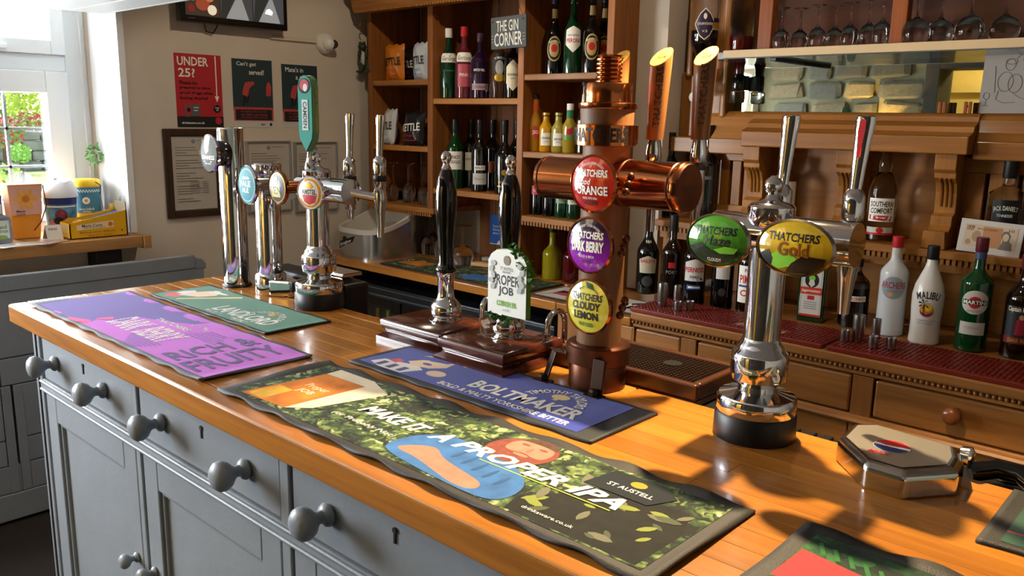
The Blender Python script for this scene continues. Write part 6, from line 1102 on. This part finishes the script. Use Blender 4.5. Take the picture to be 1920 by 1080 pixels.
# banknote in a frame
bnk = thing('banknote_card', 'white card with an orange ten pound banknote', 'card', (P(1855, 440, y=2.685).x, 2.685, 1.097)); bnk.rotation_euler = (-.12, .04, 0); M().box(-.082, .082, -.003, 0, 0, .095).build('card', PB, bnk, None, .001); s = plane((0, -.0034, .0475), (1, 0, 0), (0, 0, 1), bnk, .0003); s.rect(-.068, .068, -.030, .034, mat('note_cream', '#c9b49a', .6), 'banknote'); s.rect(-.02, .03, -.028, .030, mat('note_orange', '#b98258', .6)); s.rect(-.064, -.045, .015, .030, mat('note_tan', '#a88a6a', .6)); s.text('10', -.05, .026, .014, .008, mat('note_brown', '#6a4a34', .6), .01); s.text('10', .052, .026, .014, .008, mat('note_brown', '#6a4a34', .6), .01); s.poly([(.025, -.03), (.06, -.03), (.058, -.012), (.05, -.004), (.052, .012), (.044, .024), (.032, .022), (.028, .008), (.034, -.006)], mat('note_grey', '#6f675e', .6), 'portrait'); s.ell(.04, .006, .008, .011, mat('note_cream', '#c9b49a', .6)); s.ell(-.035, .0, .012, .016, mat('note_tan', '#a88a6a', .6)); s.text('Bank of England', -.01, .022, .05, .006, mat('note_brown', '#6a4a34', .6), 0); s.ell(-.055, -.018, .007, .008, mat('note_tan', '#a88a6a', .6))
# ================================================================ stone wall behind the camera, seen in the mirror
wf = struct(bpy.data.objects.new('wall_front', None)); COL.objects.link(wf)
MORT = mat('lime_mortar', '#57513f', .9, bump=.6, bscale=40); DX0, DX1, DZ = -1.98, -1.15, 1.91
box('mortar_bed', MORT, (T0, DX0, YF-.3, YF, 0, ZC), wf); box('mortar_bed', MORT, (DX1, XR, YF-.3, YF, 0, ZC), wf); box('mortar_bed', MORT, (DX0, DX1, YF-.3, YF, DZ, ZC), wf)
SV = [mat('rubble_stone%d' % i, c, .9, var=.3, vscale=12, bump=.7, bscale=30) for i, c in enumerate(('#3f3b35', '#544736', '#332f2a', '#5f5038'))]
sm = []
for i in range(6):
    rr = random.Random(i); b = bmesh.new(); bmesh.ops.create_cube(b, size=1); bmesh.ops.bevel(b, geom=b.edges[:], offset=.12, segments=1, affect='EDGES')
    for v in b.verts: v.co += Vector((rr.uniform(-.05, .05), rr.uniform(-.05, .05), rr.uniform(-.06, .06)))
    me = bpy.data.meshes.new('stone'); b.to_mesh(me); b.free(); me.materials.append(SV[i % 4]); sm.append(me)
z = .02
while z < ZC-.1:
    h = random.uniform(.11, .19); x = T0+.36+random.uniform(0, .15)
    while x < .9:
        wd = random.uniform(.2, .42)
        if not (x+wd > DX0-.02 and x < DX1+.02 and z < DZ+.02):
            o = bpy.data.objects.new('stone', random.choice(sm)); COL.objects.link(o); o.parent = wf; o.location = (x+wd/2, YF-.01, z+h/2); o.scale = (wd-.035, .09, h-.03); o.rotation_euler = (0, random.uniform(-.04, .04), 0)
        x += wd
    z += h
# doorway: dark oak surround, lobby beyond
dr = struct(bpy.data.objects.new('door_1', None)); COL.objects.link(dr); DKO = wood('dark_oak', '#2a2018', '#15100b', 'Z', 8, .6, 0, .05)
box('jamb', DKO, (DX0-.10, DX0+.0, YF-.28, YF+.03, 0, DZ+.10), dr, .004); box('jamb', DKO, (DX1-.06, DX1+.04, YF-.28, YF+.03, 0, DZ+.10), dr, .004); box('lintel', DKO, (DX0, DX1-.06, YF-.28, YF+.03, DZ-.04, DZ+.10), dr, .004)
lb = struct(bpy.data.objects.new('wall_lobby', None)); COL.objects.link(lb); LW = mat('lobby_cream', '#e0cf9c', .8)
box('back', LW, (DX0-.5, DX1+.5, YF-1.5, YF-1.45, 0, ZC), lb); box('side', LW, (DX0-.5, DX0-.45, YF-1.45, YF-.3, 0, ZC), lb); box('side', LW, (DX1+.45, DX1+.5, YF-1.45, YF-.3, 0, ZC), lb); box('lobby_ceiling', LW, (DX0-.5, DX1+.5, YF-1.5, YF-.3, ZC-.05, ZC), lb); box('beam', LW, (DX0-.45, DX1+.45, YF-1.45, YF-1.38, 1.75, 1.82), lb)
box('mantel', DKO, (T0+.37, -2.2, YF, YF+.05, 1.22, 1.27), wf, .004)
# ================================================================ lamps
def lamp_light(parent, loc, kind, energy, col, radius, spot=None, direction=None):
    l = bpy.data.lights.new('lamp', kind); l.energy = energy; l.color = col
    if kind != 'SUN': l.shadow_soft_size = radius
    o = bpy.data.objects.new('lamp_light', l); COL.objects.link(o); o.parent = parent; o.location = loc
    if spot: l.spot_size = math.radians(spot); l.spot_blend = .25
    if direction: o.rotation_euler = Vector(direction).to_track_quat('-Z', 'Y').to_euler()
def downlight(label, x, y, energy, spot, direction, col=(1, .74, .42), z=1.815):
    t = thing('downlight', label, 'downlight', (x, y, z), 0, 'canopy downlights'); M().lathe([(.028, -.004), (.040, -.004), (.042, -.001), (.030, 0)], 28, closed=True).build('bezel', STEEL, t, 40); M().lathe([(.026, -.002), (.020, -.001)], 20).build('bulb_face', mat('lamp_glow', '#ffd9a0', .5, emit=4), t)
    lamp_light(t, (0, 0, -.02), 'SPOT', energy, col, .012, spot, direction)
downlight('round steel downlight in the canopy above the right font', -.70, 1.33, 115, 100, (.18, -.12, -1))
# wall lamp on the stones
wl_ = thing('wall_lamp', 'brass wall lamp on the stone wall behind the camera', 'wall lamp', (-2.42, YF+.05, 1.12)); M().lathe([(.03, 0), (.03, .012)], 20, (0, -.02, 0), 'Y').build('back_plate', mat('brass', '#9a7a3c', .3, 1), wl_); M().tube([(0, 0, 0), (0, .08, .0), (0, .1, .05)], .006, 8).build('arm', mat('brass', '#9a7a3c', .3, 1), wl_); M().lathe([(.05, .05), (.035, .14)], 20, (0, .1, 0)).build('shade', mat('lamp_shade', '#e8c88a', .8, trans=.3), wl_)
lamp_light(wl_, (0, .10, .19), 'SPOT', 130, (1, .62, .18), .02, 80, (.05, -.12, 1))
lo = thing('lobby_lamp', 'round ceiling lamp in the lobby beyond the doorway', 'ceiling lamp', (-1.55, YF-.85, ZC-.05)); M().lathe([(.10, -.05), (.11, -.02), (.06, 0)], 24).build('globe', mat('globe_glow', '#ffe2a0', .5, emit=2), lo); lamp_light(lo, (0, 0, -.12), 'POINT', 55, (1, .75, .35), .06)

for (x, y, lb_) in ((-2.35, 1.85, 'ceiling downlight above the aisle near the far fonts'), (-1.0, 1.85, 'ceiling downlight above the aisle near the cider tower')):
    downlight(lb_, x, y, 15, 150, (0, .25, -1), (1, .82, .6), ZC)
